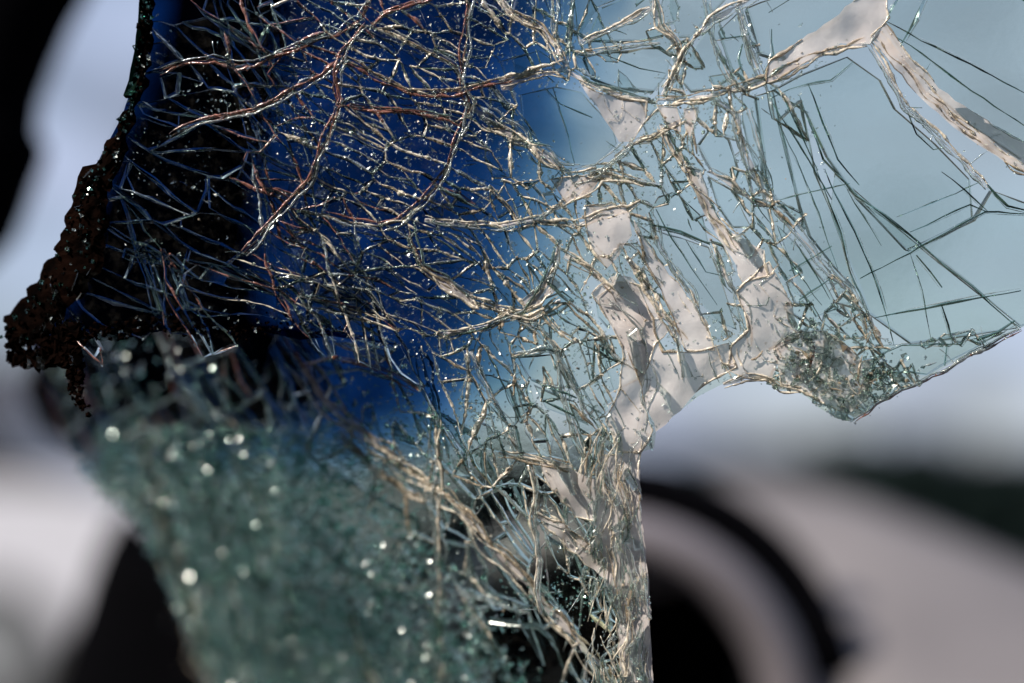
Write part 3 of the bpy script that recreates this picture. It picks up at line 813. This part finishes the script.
def web():
    buf = Buf()
    for (a, b, low, h, name, w) in WEB:
        l = math.hypot(b[0] - a[0], b[1] - a[1]); k = max(2, int(l / 3.2))
        path = [warp(a[0] + (b[0] - a[0]) * i / k, a[1] + (b[1] - a[1]) * i / k) for i in range(k + 1)]
        if not all(inside(OUTER, *p) for p in path): continue
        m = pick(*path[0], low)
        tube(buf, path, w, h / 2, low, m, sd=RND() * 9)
        for _ in range(random.choice((0, 1, 1, 2))):
            q = path[0] if RND() < .5 else random.choice(path)
            chip(buf, sheet(q[0] + U(-1.5, 1.5), q[1] + U(-1.5, 1.5), h / 2 + U(0, 2), low), S * U(.7, 1.5) * (.8 + w * .5), 5 if RND() < .6 else m)
    tag(mesh_obj('crack_web', buf.v, buf.f, MATS, glass, fmat=buf.m), kind='stuff')
def rim_strings():
    buf = Buf()
    for _ in range(230):                                  # crumpled strings hanging down the torn right rim
        y0 = U(425, 690); x0 = U(588, 650) + (y0 - 500) * .03; ln = U(14, 60); a = random.gauss(0, .22)
        pp = [warp(x0 + math.sin(a) * t * ln + 2.5 * noise.noise(Vector((t * 3, x0, 5))), y0 + math.cos(a) * t * ln) for t in [k / 10 for k in range(11)]]
        if not all(inside(OUTER, *p) for p in pp if p[1] < 690): continue
        r = RND(); tube(buf, pp, U(.35, 1.15), U(7, 13), False, 2 if r < .3 else (3 if r < .75 else (1 if r < .9 else 4)), sd=RND() * 30)
    for _ in range(45):                                  # tangle in the crushed corner
        x0, y0 = random.gauss(820, 32), random.gauss(368, 20); ln = U(8, 30); a = U(0, 6.28); c = U(-1, 1)
        pp = [(x0 + math.cos(a + c * k * .12) * ln * k / 8, y0 + math.sin(a + c * k * .12) * ln * k / 8) for k in range(9)]
        if not all(inside(OUTER, *p) for p in pp): continue
        r = RND(); tube(buf, pp, U(.5, 1.5), U(6, 11), False, 2 if r < .3 else (3 if r < .8 else 1), sd=RND() * 30)
    for pl in FILM_RIMS:                                  # thick rolled rim round every torn patch of film
        i = 0
        while i < len(pl):
            k = random.randrange(3, 8); seg = [pl[j % len(pl)] for j in range(i, i + k + 1)]; i += k
            if RND() < .25 or not all(inside(OUTER, *p) for p in seg): continue
            r = RND(); tube(buf, densify(seg, 3.5, False), U(.5, 1.5), 7, False, 2 if r < .6 else (3 if r < .85 else 1), sd=RND() * 30)
    tag(mesh_obj('rim_strings', buf.v, buf.f, MATS, glass, fmat=buf.m, smooth_shade=True), kind='stuff')
    buf = Buf()
    for _ in range(420):                                 # short glinting splinters along the grain
        x, y = U(130, 780), U(-8, 430)
        if is_lower(x, y) or not inside(OUTER, x, y) or (inside_any(CLEAR_B, x, y) and RND() < .96): continue
        if inside_any(FILM_B, x, y) and RND() < .85: continue
        if x < 290 and RND() < .85: continue
        ang = math.radians(random.gauss(28 if x < 500 else 55, 14)); ln = U(4, 15)
        sliver(buf, x, y, x + math.cos(ang) * ln, y + math.sin(ang) * ln, U(.9, 2.2), U(5, 8), False, 0 if RND() < .6 else 1)
    tag(mesh_obj('splinters', buf.v, buf.f, [M_FLAKE, M_CHIP], glass, fmat=buf.m), kind='stuff')
web()
rim_strings()

def ridge(pts, w, tone, low, name='crack_ridge'):
    buf = Buf()
    path = densify(pts, 3.5, False); n = len(path)
    path = [(x + 1.5 * noise.noise(Vector((x * .06, y * .06, 70))), y + 1.5 * noise.noise(Vector((x * .06, y * .06, 80)))) for x, y in path]
    def nrm(i):
        a = path[max(0, i - 2)]; b = path[min(n - 1, i + 2)]; dx, dy = b[0] - a[0], b[1] - a[1]; l = math.hypot(dx, dy) or 1
        return -dy / l, dx / l
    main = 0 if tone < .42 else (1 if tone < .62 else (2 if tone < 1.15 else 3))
    # soft milky film swelling along the line
    K = 4; v = []
    for i, (x, y) in enumerate(path):
        nx, ny = nrm(i); ww = w * (.34 if .45 < tone < 1.3 and (low or tone > .6) else .12) * (.2 + 1.4 * 1.0 * abs(noise.noise(Vector((x * .04, y * .04, tone)))))
        for k in range(K + 1):
            s = k / K * 2 - 1
            v.append(sheet(x + nx * s * ww, y + ny * s * ww, 4.6 + (1 - s * s) * 1.0 + .7 * noise.noise(Vector((x * .2, y * .2, s))), low))
    f = [[i * (K + 1) + k, i * (K + 1) + k + 1, i * (K + 1) + K + 2 + k, i * (K + 1) + K + 1 + k] for i in range(n - 1) for k in range(K)]
    buf.add(v, f, 6)
    # parallel glassy strings, each wandering on its own, some only part of the way
    ns = max(3, int(w / 2.1))
    for q in range(ns):
        o0 = (q / max(1, ns - 1) - .5) * w * .95; sd = RND() * 50
        i0 = 0 if q in (0, ns - 1) else random.randrange(0, max(1, n // 2)); i1 = n if q in (0, ns - 1) else random.randrange(min(n - 1, i0 + 5), n + 1)
        pp = []
        for i in range(i0, i1):
            nx, ny = nrm(i); o = o0 * (.45 + .9 * abs(noise.noise(Vector((path[i][0] * .025, path[i][1] * .025, 90))))) + w * .42 * noise.noise(Vector((path[i][0] * .03, path[i][1] * .03, sd)))
            pp.append((path[i][0] + nx * o, path[i][1] + ny * o))
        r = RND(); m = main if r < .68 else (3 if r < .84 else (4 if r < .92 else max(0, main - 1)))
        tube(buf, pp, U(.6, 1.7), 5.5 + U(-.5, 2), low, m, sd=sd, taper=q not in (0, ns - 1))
    # angular chips stuck on it and short side cracks that leave it
    for i in range(0, n):
        x, y = path[i]; nx, ny = nrm(i)
        if RND() < min(.9, w * .055):
            o = random.gauss(0, w * .42)
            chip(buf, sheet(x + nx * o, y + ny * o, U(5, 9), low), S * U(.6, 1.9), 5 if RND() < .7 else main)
        if RND() < .10:
            s = random.choice((-1, 1)); ln = U(8, 26); t = random.gauss(0, .6)
            ex, ey = nx * s + -ny * t, ny * s + nx * t; l = math.hypot(ex, ey)
            pp = [warp(x + ex / l * ln * k / 5, y + ey / l * ln * k / 5) for k in range(6)]
            if inside(OUTER, *pp[-1]): tube(buf, pp, U(.5, 1.0), 5.5, low, 3 if RND() < .6 else 4, sd=RND() * 9)
    sm = [True] * len(buf.f)
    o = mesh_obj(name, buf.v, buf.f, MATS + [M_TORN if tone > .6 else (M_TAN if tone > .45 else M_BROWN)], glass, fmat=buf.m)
    o.data.polygons.foreach_set('use_smooth', [m != 5 for m in buf.m]); tag(o, kind='stuff')

for pts, w, tone in RIDGES: ridge(pts, w * (1.3 if tone > .6 else 1.15), tone, False)
for pts, w, tone in LOW_RIDGES: ridge(pts, w * (1.9 if w == 10 else 1.3), tone, True)

# ---- single cracks in the clear panes --------------------------------------
for pts, w in CRACKS:
    buf = Buf(); path = densify(pts, 12, False); n = len(path)
    q = []
    sl_ = U(-.8, .8)
    for i, (x, y) in enumerate(path):
        a = path[max(0, i - 1)]; b = path[min(n - 1, i + 1)]; dx, dy = b[0] - a[0], b[1] - a[1]; l = math.hypot(dx, dy) or 1
        nx, ny = -dy / l, dx / l; k = w * (0.35 + 0.65 * math.sin(math.pi * (i + .5) / n)) * U(.6, 1.3)
        x += U(-.6, .6); y += U(-.6, .6)
        q += [sheet(x - nx * k * .5, y - ny * k * .5, 6.1, False), sheet(x + nx * k * .5, y + ny * k * .5, 6.1, False), sheet(x + nx * k * sl_ * .6, y + ny * k * sl_ * .6, 6.1 + k * 1.3, False)]
    f = [[0, 2, 1], [3 * n - 3, 3 * n - 2, 3 * n - 1]]
    for i in range(n - 1):
        for j in range(3):
            k = (j + 1) % 3; f.append([3 * i + j, 3 * i + k, 3 * i + 3 + k, 3 * i + 3 + j])
    cb = Buf(); cb.add(q, f, 0)
    o = w * random.choice((-.9, .9)); pp = []
    for i, (x, y) in enumerate(path):
        a = path[max(0, i - 1)]; b = path[min(n - 1, i + 1)]; dx, dy = b[0] - a[0], b[1] - a[1]; l = math.hypot(dx, dy) or 1
        pp.append((x - dy / l * o, y + dx / l * o))
    k0 = random.randrange(0, max(1, n // 3)); k1 = random.randrange(max(k0 + 2, n * 2 // 3), n + 1)
    tube(cb, densify(pp[k0:k1], 5, False), w * .22, 6.2, False, 1, sd=RND() * 9, taper=True)  # thin clear strand added alongside as the crack's highlight edge
    mesh_obj('crack', cb.v, cb.f, [M_CRACK, S_CLEAR], glass, fmat=cb.m)

# ---- loose crumbs over the crushed areas ------------------------------------
buf = Buf()
def scatter(n, cx, cy_, sx, sy, ang, rmin, rmax, low=None, z=(3, 10)):
    ca, sa = math.cos(math.radians(ang)), math.sin(math.radians(ang))
    for _ in range(n):
        u, v = random.gauss(0, sx), random.gauss(0, sy); x, y = cx + u * ca - v * sa, cy_ + u * sa + v * ca
        if not inside(OUTER, x, y): continue
        lo = is_lower(x, y)
        if lo and y < 425 and x < 330 and RND() < .95: continue
        if not lo and inside_any(CLEAR_B, x, y) and RND() < .93: continue
        if not lo and y < 440 and x < 775 and inside_any(FILM_B, x, y) and RND() < .85: continue
        chip(buf, sheet(x, y, U(*z), lo), S * U(rmin, rmax) * (1 if RND() < .9 else 1.6), (0 if RND() < .3 else 4) if lo else (0 if RND() < .45 else (3 if RND() < .93 else 1)))
scatter(700, 815, 370, 45, 22, 20, .5, 2.4)
scatter(160, 815, 368, 46, 24, 20, 2.5, 5.5)
scatter(300, 790, 335, 70, 40, 20, .4, 1.6)
scatter(500, 870, 385, 35, 10, -28, .8, 3.0)
scatter(500, 610, 250, 55, 35, 60, .5, 1.8)
scatter(350, 560, 350, 45, 60, 60, .6, 2.2)
scatter(700, 632, 590, 12, 80, 88, .5, 2.0, z=(6, 14))
scatter(300, 330, 130, 12, 75, 105, .6, 1.8)
scatter(260, 330, 220, 110, 70, 20, .5, 1.5)
scatter(50, 170, 165, 30, 25, 30, .5, 1.3)
scatter(600, 445, 430, 35, 55, 80, .7, 2.4)
scatter(1000, 270, 540, 110, 90, 60, 1.2, 3.2)
scatter(500, 330, 420, 70, 40, 35, .8, 2.6)
scatter(110, 500, 560, 40, 70, 70, .7, 2.2)
scatter(500, 700, 110, 50, 40, 0, .6, 2.0)
def flake(x, y, low, r, spread, m):
    """a thin chip lying on the sheet, tipped a little"""
    p = sheet(x, y, U(5, 9), low); nrm = (sheet(x, y, 6, low) - sheet(x, y, 0, low)).normalized()
    nrm = (nrm + UP * (.55 if low else .25)).normalized()       # tipped upwards so more chips glint in the sun
    nrm = (nrm + Vector((random.gauss(0, 1), random.gauss(0, 1), random.gauss(0, 1))) * spread).normalized()
    b = nrm.orthogonal().normalized(); d = nrm.cross(b); k = random.choice((3, 4, 4, 5)); a0 = U(0, 6.28); st = U(1, 2.2)
    up, dn = [], []
    for i in range(k):
        t = a0 + 6.283 * i / k + U(-.4, .4); q = (b * math.cos(t) * st + d * math.sin(t)) * r * U(.7, 1.2)
        up.append(p + q + nrm * r * .4); dn.append(p + q * 1.25 - nrm * r * .3)
    f = [list(range(k)), [k + i for i in range(k)][::-1]] + [[i, k + i, k + (i + 1) % k, (i + 1) % k] for i in range(k)]
    buf.add(up + dn, f, m)
n_ = 0
while n_ < 9500:
    x, y = U(100, 600), U(335, 690)
    if not inside(OUTER, x, y) or not is_lower(x, y): continue
    bl = 15 - .051 * (x - 290) + .039 * (y - 575)
    if RND() > (bl - 5.5) / 10: continue
    if y < 425 and x < 330 and RND() < .95: continue
    flake(x, y, True, S * U(1.2, 3.6), .5, 2 if RND() < .6 else 4); n_ += 1
n_ = 0
while n_ < 5200:
    x, y = U(130, 900), U(-10, 690)
    if not inside(OUTER, x, y) or is_lower(x, y) or (inside_any(CLEAR_B, x, y) and RND() < .95): continue
    if x > 840 and y < 300: continue
    if inside_any(FILM_B, x, y) and RND() < .9: continue
    if x < 290 and RND() < .93: continue
    flake(x, y, False, S * U(.4, 1.35), .42, 2 if RND() < .6 else 0); n_ += 1
tag(mesh_obj('glass_crumbs', buf.v, buf.f, [M_CHIP, M_TAN, M_FLAKE, M_WALL, M_TEAL], glass, fmat=buf.m), kind='stuff')

# ---- old sealant along the left edge ----------------------------------------
path = densify([(150, -16), (147, 40), (141, 85), (131, 115), (119, 145), (110, 168), (94, 185), (88, 225), (79, 262), (60, 288), (40, 312), (25, 335)], 5, False)
wid = [(6 + 17 * smooth(120, 240, y) + 8 * noise.noise(Vector((x * .08, y * .08, 4)))) for x, y in path]
K = 8; vs, fs = [], []
for i, (x, y) in enumerate(path):
    a = path[max(0, i - 1)]; b = path[min(len(path) - 1, i + 1)]; dx, dy = b[0] - a[0], b[1] - a[1]; l = math.hypot(dx, dy)
    nx, ny = -dy / l, dx / l
    for k in range(K + 1):
        s = k / K * 2 - 1
        vs.append(sheet(x + nx * s * wid[i] + 2.2 * noise.noise(Vector((x * .2, y * .2, s * 2))), y + ny * s * wid[i] + 2.2 * noise.noise(Vector((x * .2, y * .2, 9 + s * 2))), 5 + (1 - s * s) * 3 + 3.5 * noise.noise(Vector((x * .09 + s * 2, y * .09, 3))), False))
for i in range(len(path) - 1):
    for k in range(K):
        a = i * (K + 1) + k; fs.append([a, a + 1, a + K + 2]); fs.append([a, a + K + 2, a + K + 1])
mesh_obj('sealant_strip', vs, fs, M_SEAL, glass)
buf = Buf()
for _ in range(300):
    i = random.randrange(len(path)); x, y = path[i]
    chip(buf, sheet(x + U(-.8, .9) * wid[i], y + U(-6, 6), U(6, 16), False), S * U(.8, 3.6), 2 if RND() < .5 else (0 if RND() < .2 else 1))
for _ in range(120):                                  # the dangling rag of sealant
    t = RND(); x = 60 + 32 * t + U(-10, 10) * (1 - t * .6) + 6 * math.sin(t * 6); y = 345 + 68 * t + U(-6, 6)
    chip(buf, sheet(x, y, U(0, 8), False), S * U(3, 7.5) * (1 - .55 * t), 1)
for _ in range(260):
    x = U(10, 80); y = 352 + U(-22, 16) - abs(x - 45) * .2
    chip(buf, sheet(x, y, U(0, 8), False), S * U(3, 8), 1 if RND() < .86 else 0)
for _ in range(420):
    x = 60 + 290 * RND() ** 1.5; y = 328 + random.gauss(0, 5) - 5 * math.sin(x * .05)
    chip(buf, sheet(x, y, U(-6, 7), False), S * U(1.2, 4.5) * (1.1 - (x - 60) / 400), 1 if RND() < .93 else 0)
tag(mesh_obj('sealant_crumbs', buf.v, buf.f, [M_CHIP, M_SEAL, M_CRACK], glass, fmat=buf.m), kind='stuff')
# green ground edge of the glass at the top left
M_EDGE = glass_mat('edge_glass', (0.03, 0.08, 0.06), 0.10)
vs = []
ed = densify([(143, -14), (140, 25), (137, 50), (131, 82), (126, 97)], 9, False)
for x, y in ed:
    for (ox, z) in ((-2 + U(-.6, .6), -8), (7 + U(-.6, .6), -6), (9, 9 + U(-1, 1)), (0 + U(-.6, .6), 9)): vs.append(sheet(x + ox, y, z, False))
fs = [[0, 1, 2, 3], [len(vs) - 1, len(vs) - 2, len(vs) - 3, len(vs) - 4]]
for i in range(len(ed) - 1):
    for k in range(4):
        j = (k + 1) % 4; fs.append([4 * i + k, 4 * i + 4 + k, 4 * i + 4 + j, 4 * i + j])
mesh_obj('ground_edge', vs, fs, M_EDGE, glass)

# ------------------------------------------------------------------ dashboard behind
M_DASH = principled('dash_vinyl', (0.135, 0.122, 0.126), 0.7, noise_scale=9, col2=(0.17, 0.154, 0.157), bump=0.15)
M_BLACK = principled('black_plastic', (0.003, 0.003, 0.004), 0.95, spec=0, noise_scale=300, bump=0.2)
M_GREY = principled('grey_trim', (0.15, 0.135, 0.15), 0.45, noise_scale=300, bump=0.1)
dash = empty('dashboard', at(760, 760, .6))
tag(dash, 'sunlit pale grey car dashboard with dark arched instrument cowl, out of focus', 'dashboard')
far = [(560, 474, 1.05), (640, 472, 1.02), (760, 477, .96), (850, 496, .89), (930, 526, .83), (1040, 572, .77), (1160, 620, .72)]
near = [(560, 640, .68), (640, 640, .68), (760, 660, .66), (870, 760, .50), (930, 760, .50), (1040, 760, .50), (1160, 760, .50)]
vs, fs = [], []
NR = 10
for a, b in zip(far, near):
    pa, pb = at(*a), at(*b)
    vs.append(pa + Vector((0, .02, -.05)))
    for r in range(NR + 1):
        t = r / NR; p = pa.lerp(pb, t); p.z += 0.003 * math.sin(math.pi * t) * (1 if 0 < r else 0)
        vs.append(p)
    vs.append(pb + Vector((0, -.02, -.08)))
R = NR + 3
for i in range(len(far) - 1):
    for r in range(R - 1):
        fs.append([i * R + r, (i + 1) * R + r, (i + 1) * R + r + 1, i * R + r + 1])
mesh_obj('dash_top', vs, fs, M_DASH, dash, smooth_shade=True)

def arch(name, cx, cy_, r, tube, D, a0, a1, mat, parent, n=40, k=14, lean=0.0):
    vs, fs = [], []
    sc = D / FPX
    c = at(cx, cy_, D)
    for i in range(n + 1):
        t = a0 + (a1 - a0) * i / n
        rad = RT * math.cos(t) + UP * math.sin(t)
        ctr = c + rad * (r * sc) + FW * (lean * math.sin(t))
        for j in range(k):
            s = 6.283 * j / k
            vs.append(ctr + rad * (tube * sc * math.cos(s)) - FW * (tube * sc * 1.6 * math.sin(s)))
    for i in range(n):
        for j in range(k):
            jj = (j + 1) % k; fs.append([i * k + j, i * k + jj, (i + 1) * k + jj, (i + 1) * k + j])
    fs.append([j for j in range(k)]); fs.append([n * k + j for j in range(k)][::-1])
    return mesh_obj(name, vs, fs, mat, parent, smooth_shade=True)
arch('cowl_dark_band', 600, 722, 240, 25, .60, -.7, math.pi + .5, M_BLACK, dash)  # dark band round the outside of the cowl rim
arch('cowl_rim', 600, 722, 188, 26, .565, -.7, math.pi + .5, M_GREY, dash)
# hollow inside of the cowl
vs, fs = [], []
n = 40; c0 = at(600, 722, .59); sc = .59 / FPX
for ring, (rr, dep) in enumerate(((236, .0), (200, .02), (150, .05), (20, .06))):
    for i in range(n):
        t = 6.283 * i / n; vs.append(c0 + (RT * math.cos(t) + UP * math.sin(t)) * rr * sc + FW * dep)
for r in range(3):
    for i in range(n):
        j = (i + 1) % n; fs.append([r * n + i, r * n + j, r * n + n + j, r * n + n + i])
fs.append([3 * n + i for i in range(n)])
mesh_obj('instrument_recess', vs, fs, M_BLACK, dash, smooth_shade=True)
bm = bmesh.new(); bmesh.ops.create_uvsphere(bm, u_segments=16, v_segments=10, radius=.008)
c = at(655, 572, .575)
for v in bm.verts: v.co = Vector((v.co.x * 1.3, v.co.y * .8, v.co.z)) + c
from_bm('stalk_knob', bm, M_GREY, dash, True)

# ------------------------------------------------------------------ dark trim and pillars
M_TRIM = principled('dark_trim', (0.0028, 0.0028, 0.0035), 0.95, spec=0, noise_scale=80, bump=0.3)
def bar(name, stations, D, thick, mat, label, cat):
    """a rounded post: stations are (x, y, half width) down its length"""
    top = at(stations[-1][0], stations[-1][1], D)
    t = empty(name, top); tag(t, label, cat)
    vs, fs = [], []; k = 16
    for x, y, hw in stations:
        c = at(x, y, D); w = hw * D / FPX
        for j in range(k):
            s = 6.283 * j / k
            ex = math.copysign(abs(math.cos(s)) ** .7, math.cos(s)); ey = math.copysign(abs(math.sin(s)) ** .7, math.sin(s))
            vs.append(c + RT * (w * ex) + FW * (thick * ey * (0.5 + .5 * min(1, hw / 30))))
    for i in range(len(stations) - 1):
        for j in range(k):
            jj = (j + 1) % k; fs.append([i * k + j, i * k + jj, (i + 1) * k + jj, (i + 1) * k + j])
    fs.append([j for j in range(k)][::-1]); fs.append([(len(stations) - 1) * k + j for j in range(k)])
    mesh_obj('post', vs, fs, mat, t, smooth_shade=True)
    return t
bar('windscreen_pillar', [(240, -60, 62), (230, 20, 62), (214, 90, 60), (192, 160, 72), (174, 240, 82), (165, 310, 95), (178, 345, 140), (182, 395, 158), (165, 425, 125), (140, 450, 55)], .52, .02, M_TRIM,
    'slim black pillar seen through the blue tinted glass', 'pillar')
bar('door_trim', [(126, 512, 3), (126, 524, 10), (134, 545, 28), (185, 582, 96), (260, 622, 186), (272, 690, 224), (275, 760, 240)], .70, .03, M_TRIM,
    'black tapered door trim below the glass, at the lower left', 'car trim')
bar('roof_trim', [(20, -70, 110), (0, -20, 92), (-18, 20, 86), (-32, 60, 82), (-45, 100, 80), (-50, 128, 82), (-45, 146, 88), (-46, 160, 86), (-60, 180, 92), (-70, 210, 92), (-76, 240, 86), (-84, 275, 58)], .50, .02, M_TRIM,
    'black curved roof trim at the upper left against the pale sky', 'car trim')

# unseen cabin lining round the viewer, added to darken reflections in the glass
M_CLOTH = principled('cabin_cloth', (0.012, 0.011, 0.012), 0.95, spec=.1, noise_scale=60, bump=.2)
def shell():
    prof = [(-0.22, 1.56), (-0.1, 1.56), (-0.6, 1.58), (-1.1, 1.50), (-1.35, 1.2), (-1.4, .6), (-1.2, .35), (-0.1, .35)]
    bm = bmesh.new(); rows = []
    for x, dz in ((-.85, -.25), (-.8, -.08), (-.6, 0), (0, .02), (.6, 0), (.8, -.08), (.85, -.25)):
        rows.append([bm.verts.new((x, y, z + (dz if z > 1 else 0))) for y, z in prof])
    for a, b in zip(rows, rows[1:]):
        for i in range(len(prof) - 1): bm.faces.new([a[i], a[i + 1], b[i + 1], b[i]])
    for r in (rows[-1],):                        # right wall kept low to let side light onto the glass
        y0, y1 = r[-1].co.y, r[-2].co.y
        t0 = bm.verts.new((r[0].co.x, y0, 1.0)); t1 = bm.verts.new((r[0].co.x, y1, 1.0))
        bm.faces.new([r[-1], r[-2], t1, t0])
    bm.faces.new([v for v in rows[0]])                   # left wall closed to keep window reflections off the shards
    a = [bm.verts.new(p) for p in ((-.56, -.1, .3), (-.56, .85, .3), (-.56, .85, .98), (-.56, -.1, 1.0), (-.62, -.1, .3), (-.62, .85, .3), (-.62, .85, .98), (-.62, -.1, 1.0))]  # unseen door card added to darken what the flap reflects
    for q in ((0, 1, 2, 3), (4, 5, 6, 7), (0, 1, 5, 4), (1, 2, 6, 5), (2, 3, 7, 6), (3, 0, 4, 7)): bm.faces.new([a[i] for i in q])
    o = from_bm('unseen_cabin', bm, M_CLOTH); tag(o, kind='structure')
shell()

# ------------------------------------------------------------------ the place beyond
def big_ground():
    m = principled('asphalt', (0.05, 0.055, 0.058), 0.9, noise_scale=.6, col2=(0.075, 0.078, 0.08))
    vs = [(-900, -200, 0), (900, -200, 0), (900, 1500, 0), (-900, 1500, 0)]
    o = mesh_obj('ground', vs, [[0, 1, 2, 3]], m); tag(o, kind='structure')
big_ground()

M_LEAF = principled('hedge_leaves', (0.005, 0.011, 0.010), 0.9, spec=.08, noise_scale=3, col2=(0.011, 0.019, 0.017))
def leafy(name, x0, x1, y, depth_, h, n, leaf, label=None, cat=None, kind=None, hvar=.15, seed=1):
    vs, fs = [], []
    for _ in range(n):
        x = U(x0, x1); hh = h * (1 + hvar * noise.noise(Vector((x * .6 / max(h, 1), seed, 0))) + hvar * .5 * noise.noise(Vector((x * 2.3 / max(h, 1), seed, 5))))
        p = Vector((x, y + U(0, depth_), U(0, 1) ** .7 * hh))
        a = Vector((U(-1, 1), U(-1, 1), U(-1, 1))).normalized() * leaf; b = a.orthogonal() * U(.4, .8)
        o = len(vs); vs += [p - a, p + b, p + a, p - b]; fs.append([o, o + 1, o + 2, o + 3])
    # solid woody heart
    o = len(vs)
    for (xx, yy, zz) in ((x0, y + depth_ * .3, 0), (x1, y + depth_ * .3, 0), (x1, y + depth_ * .7, 0), (x0, y + depth_ * .7, 0)):
        vs.append(Vector((xx, yy, zz)))
    for (xx, yy, zz) in ((x0, y + depth_ * .3, 0), (x1, y + depth_ * .3, 0), (x1, y + depth_ * .7, 0), (x0, y + depth_ * .7, 0)):
        vs.append(Vector((xx, yy, h * .82)))
    fs += [[o, o + 1, o + 5, o + 4], [o + 1, o + 2, o + 6, o + 5], [o + 2, o + 3, o + 7, o + 6], [o + 3, o, o + 4, o + 7], [o + 4, o + 5, o + 6, o + 7]]
    ob = mesh_obj(name, vs, fs, M_LEAF)
    tag(ob, label, cat, kind=kind); return ob
leafy('hedge', 1.17, 3.4, 4.8, .9, 1.165, 5000, .06, 'dark clipped hedge beyond the dashboard, at the right edge', 'hedge')
leafy('treeline', -60, 70, 120, 8, 2.2, 9000, .6, kind='stuff', hvar=.35)

# white car parked far off at the left, seen past the edge of the glass
M_WHITE = principled('white_paint', (0.55, 0.54, 0.58), 0.3, coat=.5)
M_WIN = principled('dark_window', (0.02, 0.018, 0.02), 0.1)
M_TYRE = principled('tyre_rubber', (0.015, 0.015, 0.015), 0.8)
M_RIM = principled('wheel_metal', (0.5, 0.5, 0.5), 0.3, metallic=.8)
CX, CY = -3.6, 7.2
car = empty('parked_car', Vector((CX, CY, 0)))
tag(car, 'blurred white car parked beyond the lower left of the glass', 'car')
def loft(name, prof, y0, y1, mat, inset=0.0):
    """side profile (x, z) given depth, with the sides pulled in"""
    bm = bmesh.new()
    a = [bm.verts.new((CX + x, y0, z)) for x, z in prof]; b = [bm.verts.new((CX + x, y1, z)) for x, z in prof]
    bm.faces.new(a); bm.faces.new(b[::-1])
    for i in range(len(prof)):
        j = (i + 1) % len(prof); bm.faces.new([a[i], b[i], b[j], a[j]])
    bmesh.ops.bevel(bm, geom=bm.edges[:], offset=.04, segments=2, affect='EDGES', clamp_overlap=True)
    return from_bm(name, bm, mat, car)
loft('body', [(-2.1, .28), (-2.15, .75), (-2.0, .95), (-.95, 1.06), (1.5, 1.06), (2.05, .98), (2.12, .6), (2.05, .28)], CY - .85, CY + .85, M_WHITE)
loft('cabin', [(-1.0, 1.03), (-.35, 1.42), (1.1, 1.42), (1.7, 1.03)], CY - .72, CY + .72, M_WIN)
loft('roof', [(-.4, 1.415), (-.25, 1.46), (1.0, 1.46), (1.15, 1.415)], CY - .74, CY + .74, M_WHITE)
for wx in (-1.35, 1.3):
    for sy in (-1, 1):
        for nm, r, hw, mt in (('tyre', .32, .11, M_TYRE), ('rim', .2, .115, M_RIM)):
            bm = bmesh.new(); bmesh.ops.create_cone(bm, cap_ends=True, segments=24, radius1=r, radius2=r, depth=hw * 2)
            for v in bm.verts: v.co = Vector((CX + wx + v.co.x, CY + sy * .76 + v.co.z, .32 + v.co.y))
            if nm == 'tyre': ty_ = from_bm('wheel', bm, mt, car)
            else:
                o = from_bm('rim', bm, mt, car); o.parent = ty_

# small house far behind the car, only its corner shows past the glass edge
M_BRICK = principled('pink_brick', (0.30, 0.17, 0.14), 0.85, noise_scale=6, col2=(0.38, 0.22, 0.18))
M_ROOF = principled('slate_roof', (0.03, 0.028, 0.035), 0.8, spec=.1)
house = empty('brick_house', Vector((-19.0, 50, 0)))
tag(house, 'blurred pinkish brick house with dark roof beyond the white car', 'house')
def box(bm, x0, x1, y0, y1, z0, z1):
    v = [bm.verts.new(p) for p in ((x0, y0, z0), (x1, y0, z0), (x1, y1, z0), (x0, y1, z0), (x0, y0, z1), (x1, y0, z1), (x1, y1, z1), (x0, y1, z1))]
    for q in ((0, 1, 2, 3), (4, 5, 6, 7), (0, 1, 5, 4), (1, 2, 6, 5), (2, 3, 7, 6), (3, 0, 4, 7)): bm.faces.new([v[i] for i in q])
bm = bmesh.new(); box(bm, -24, -16.2, 50, 56, 0, 3.0); from_bm('wall', bm, M_BRICK, house)
bm = bmesh.new()
a = [bm.verts.new(p) for p in ((-24.4, 49.6, 2.95), (-15.8, 49.6, 2.95), (-15.8, 56.4, 2.95), (-24.4, 56.4, 2.95), (-23, 53, 5.2), (-17.4, 53, 5.2))]
for q in ((0, 1, 5, 4), (1, 2, 5), (2, 3, 4, 5), (3, 0, 4), (0, 1, 2, 3)): bm.faces.new([a[i] for i in q])
from_bm('roof', bm, M_ROOF, house)
for wx in (-22.5, -20, -17.8):
    bm = bmesh.new(); box(bm, wx - .5, wx + .5, 49.95, 50.02, 1.1, 2.3); f = from_bm('window', bm, M_WHITE, house)
    bm = bmesh.new(); box(bm, wx - .42, wx + .42, 49.92, 49.949, 1.18, 2.22); o = from_bm('pane', bm, M_WIN, house); o.parent = f
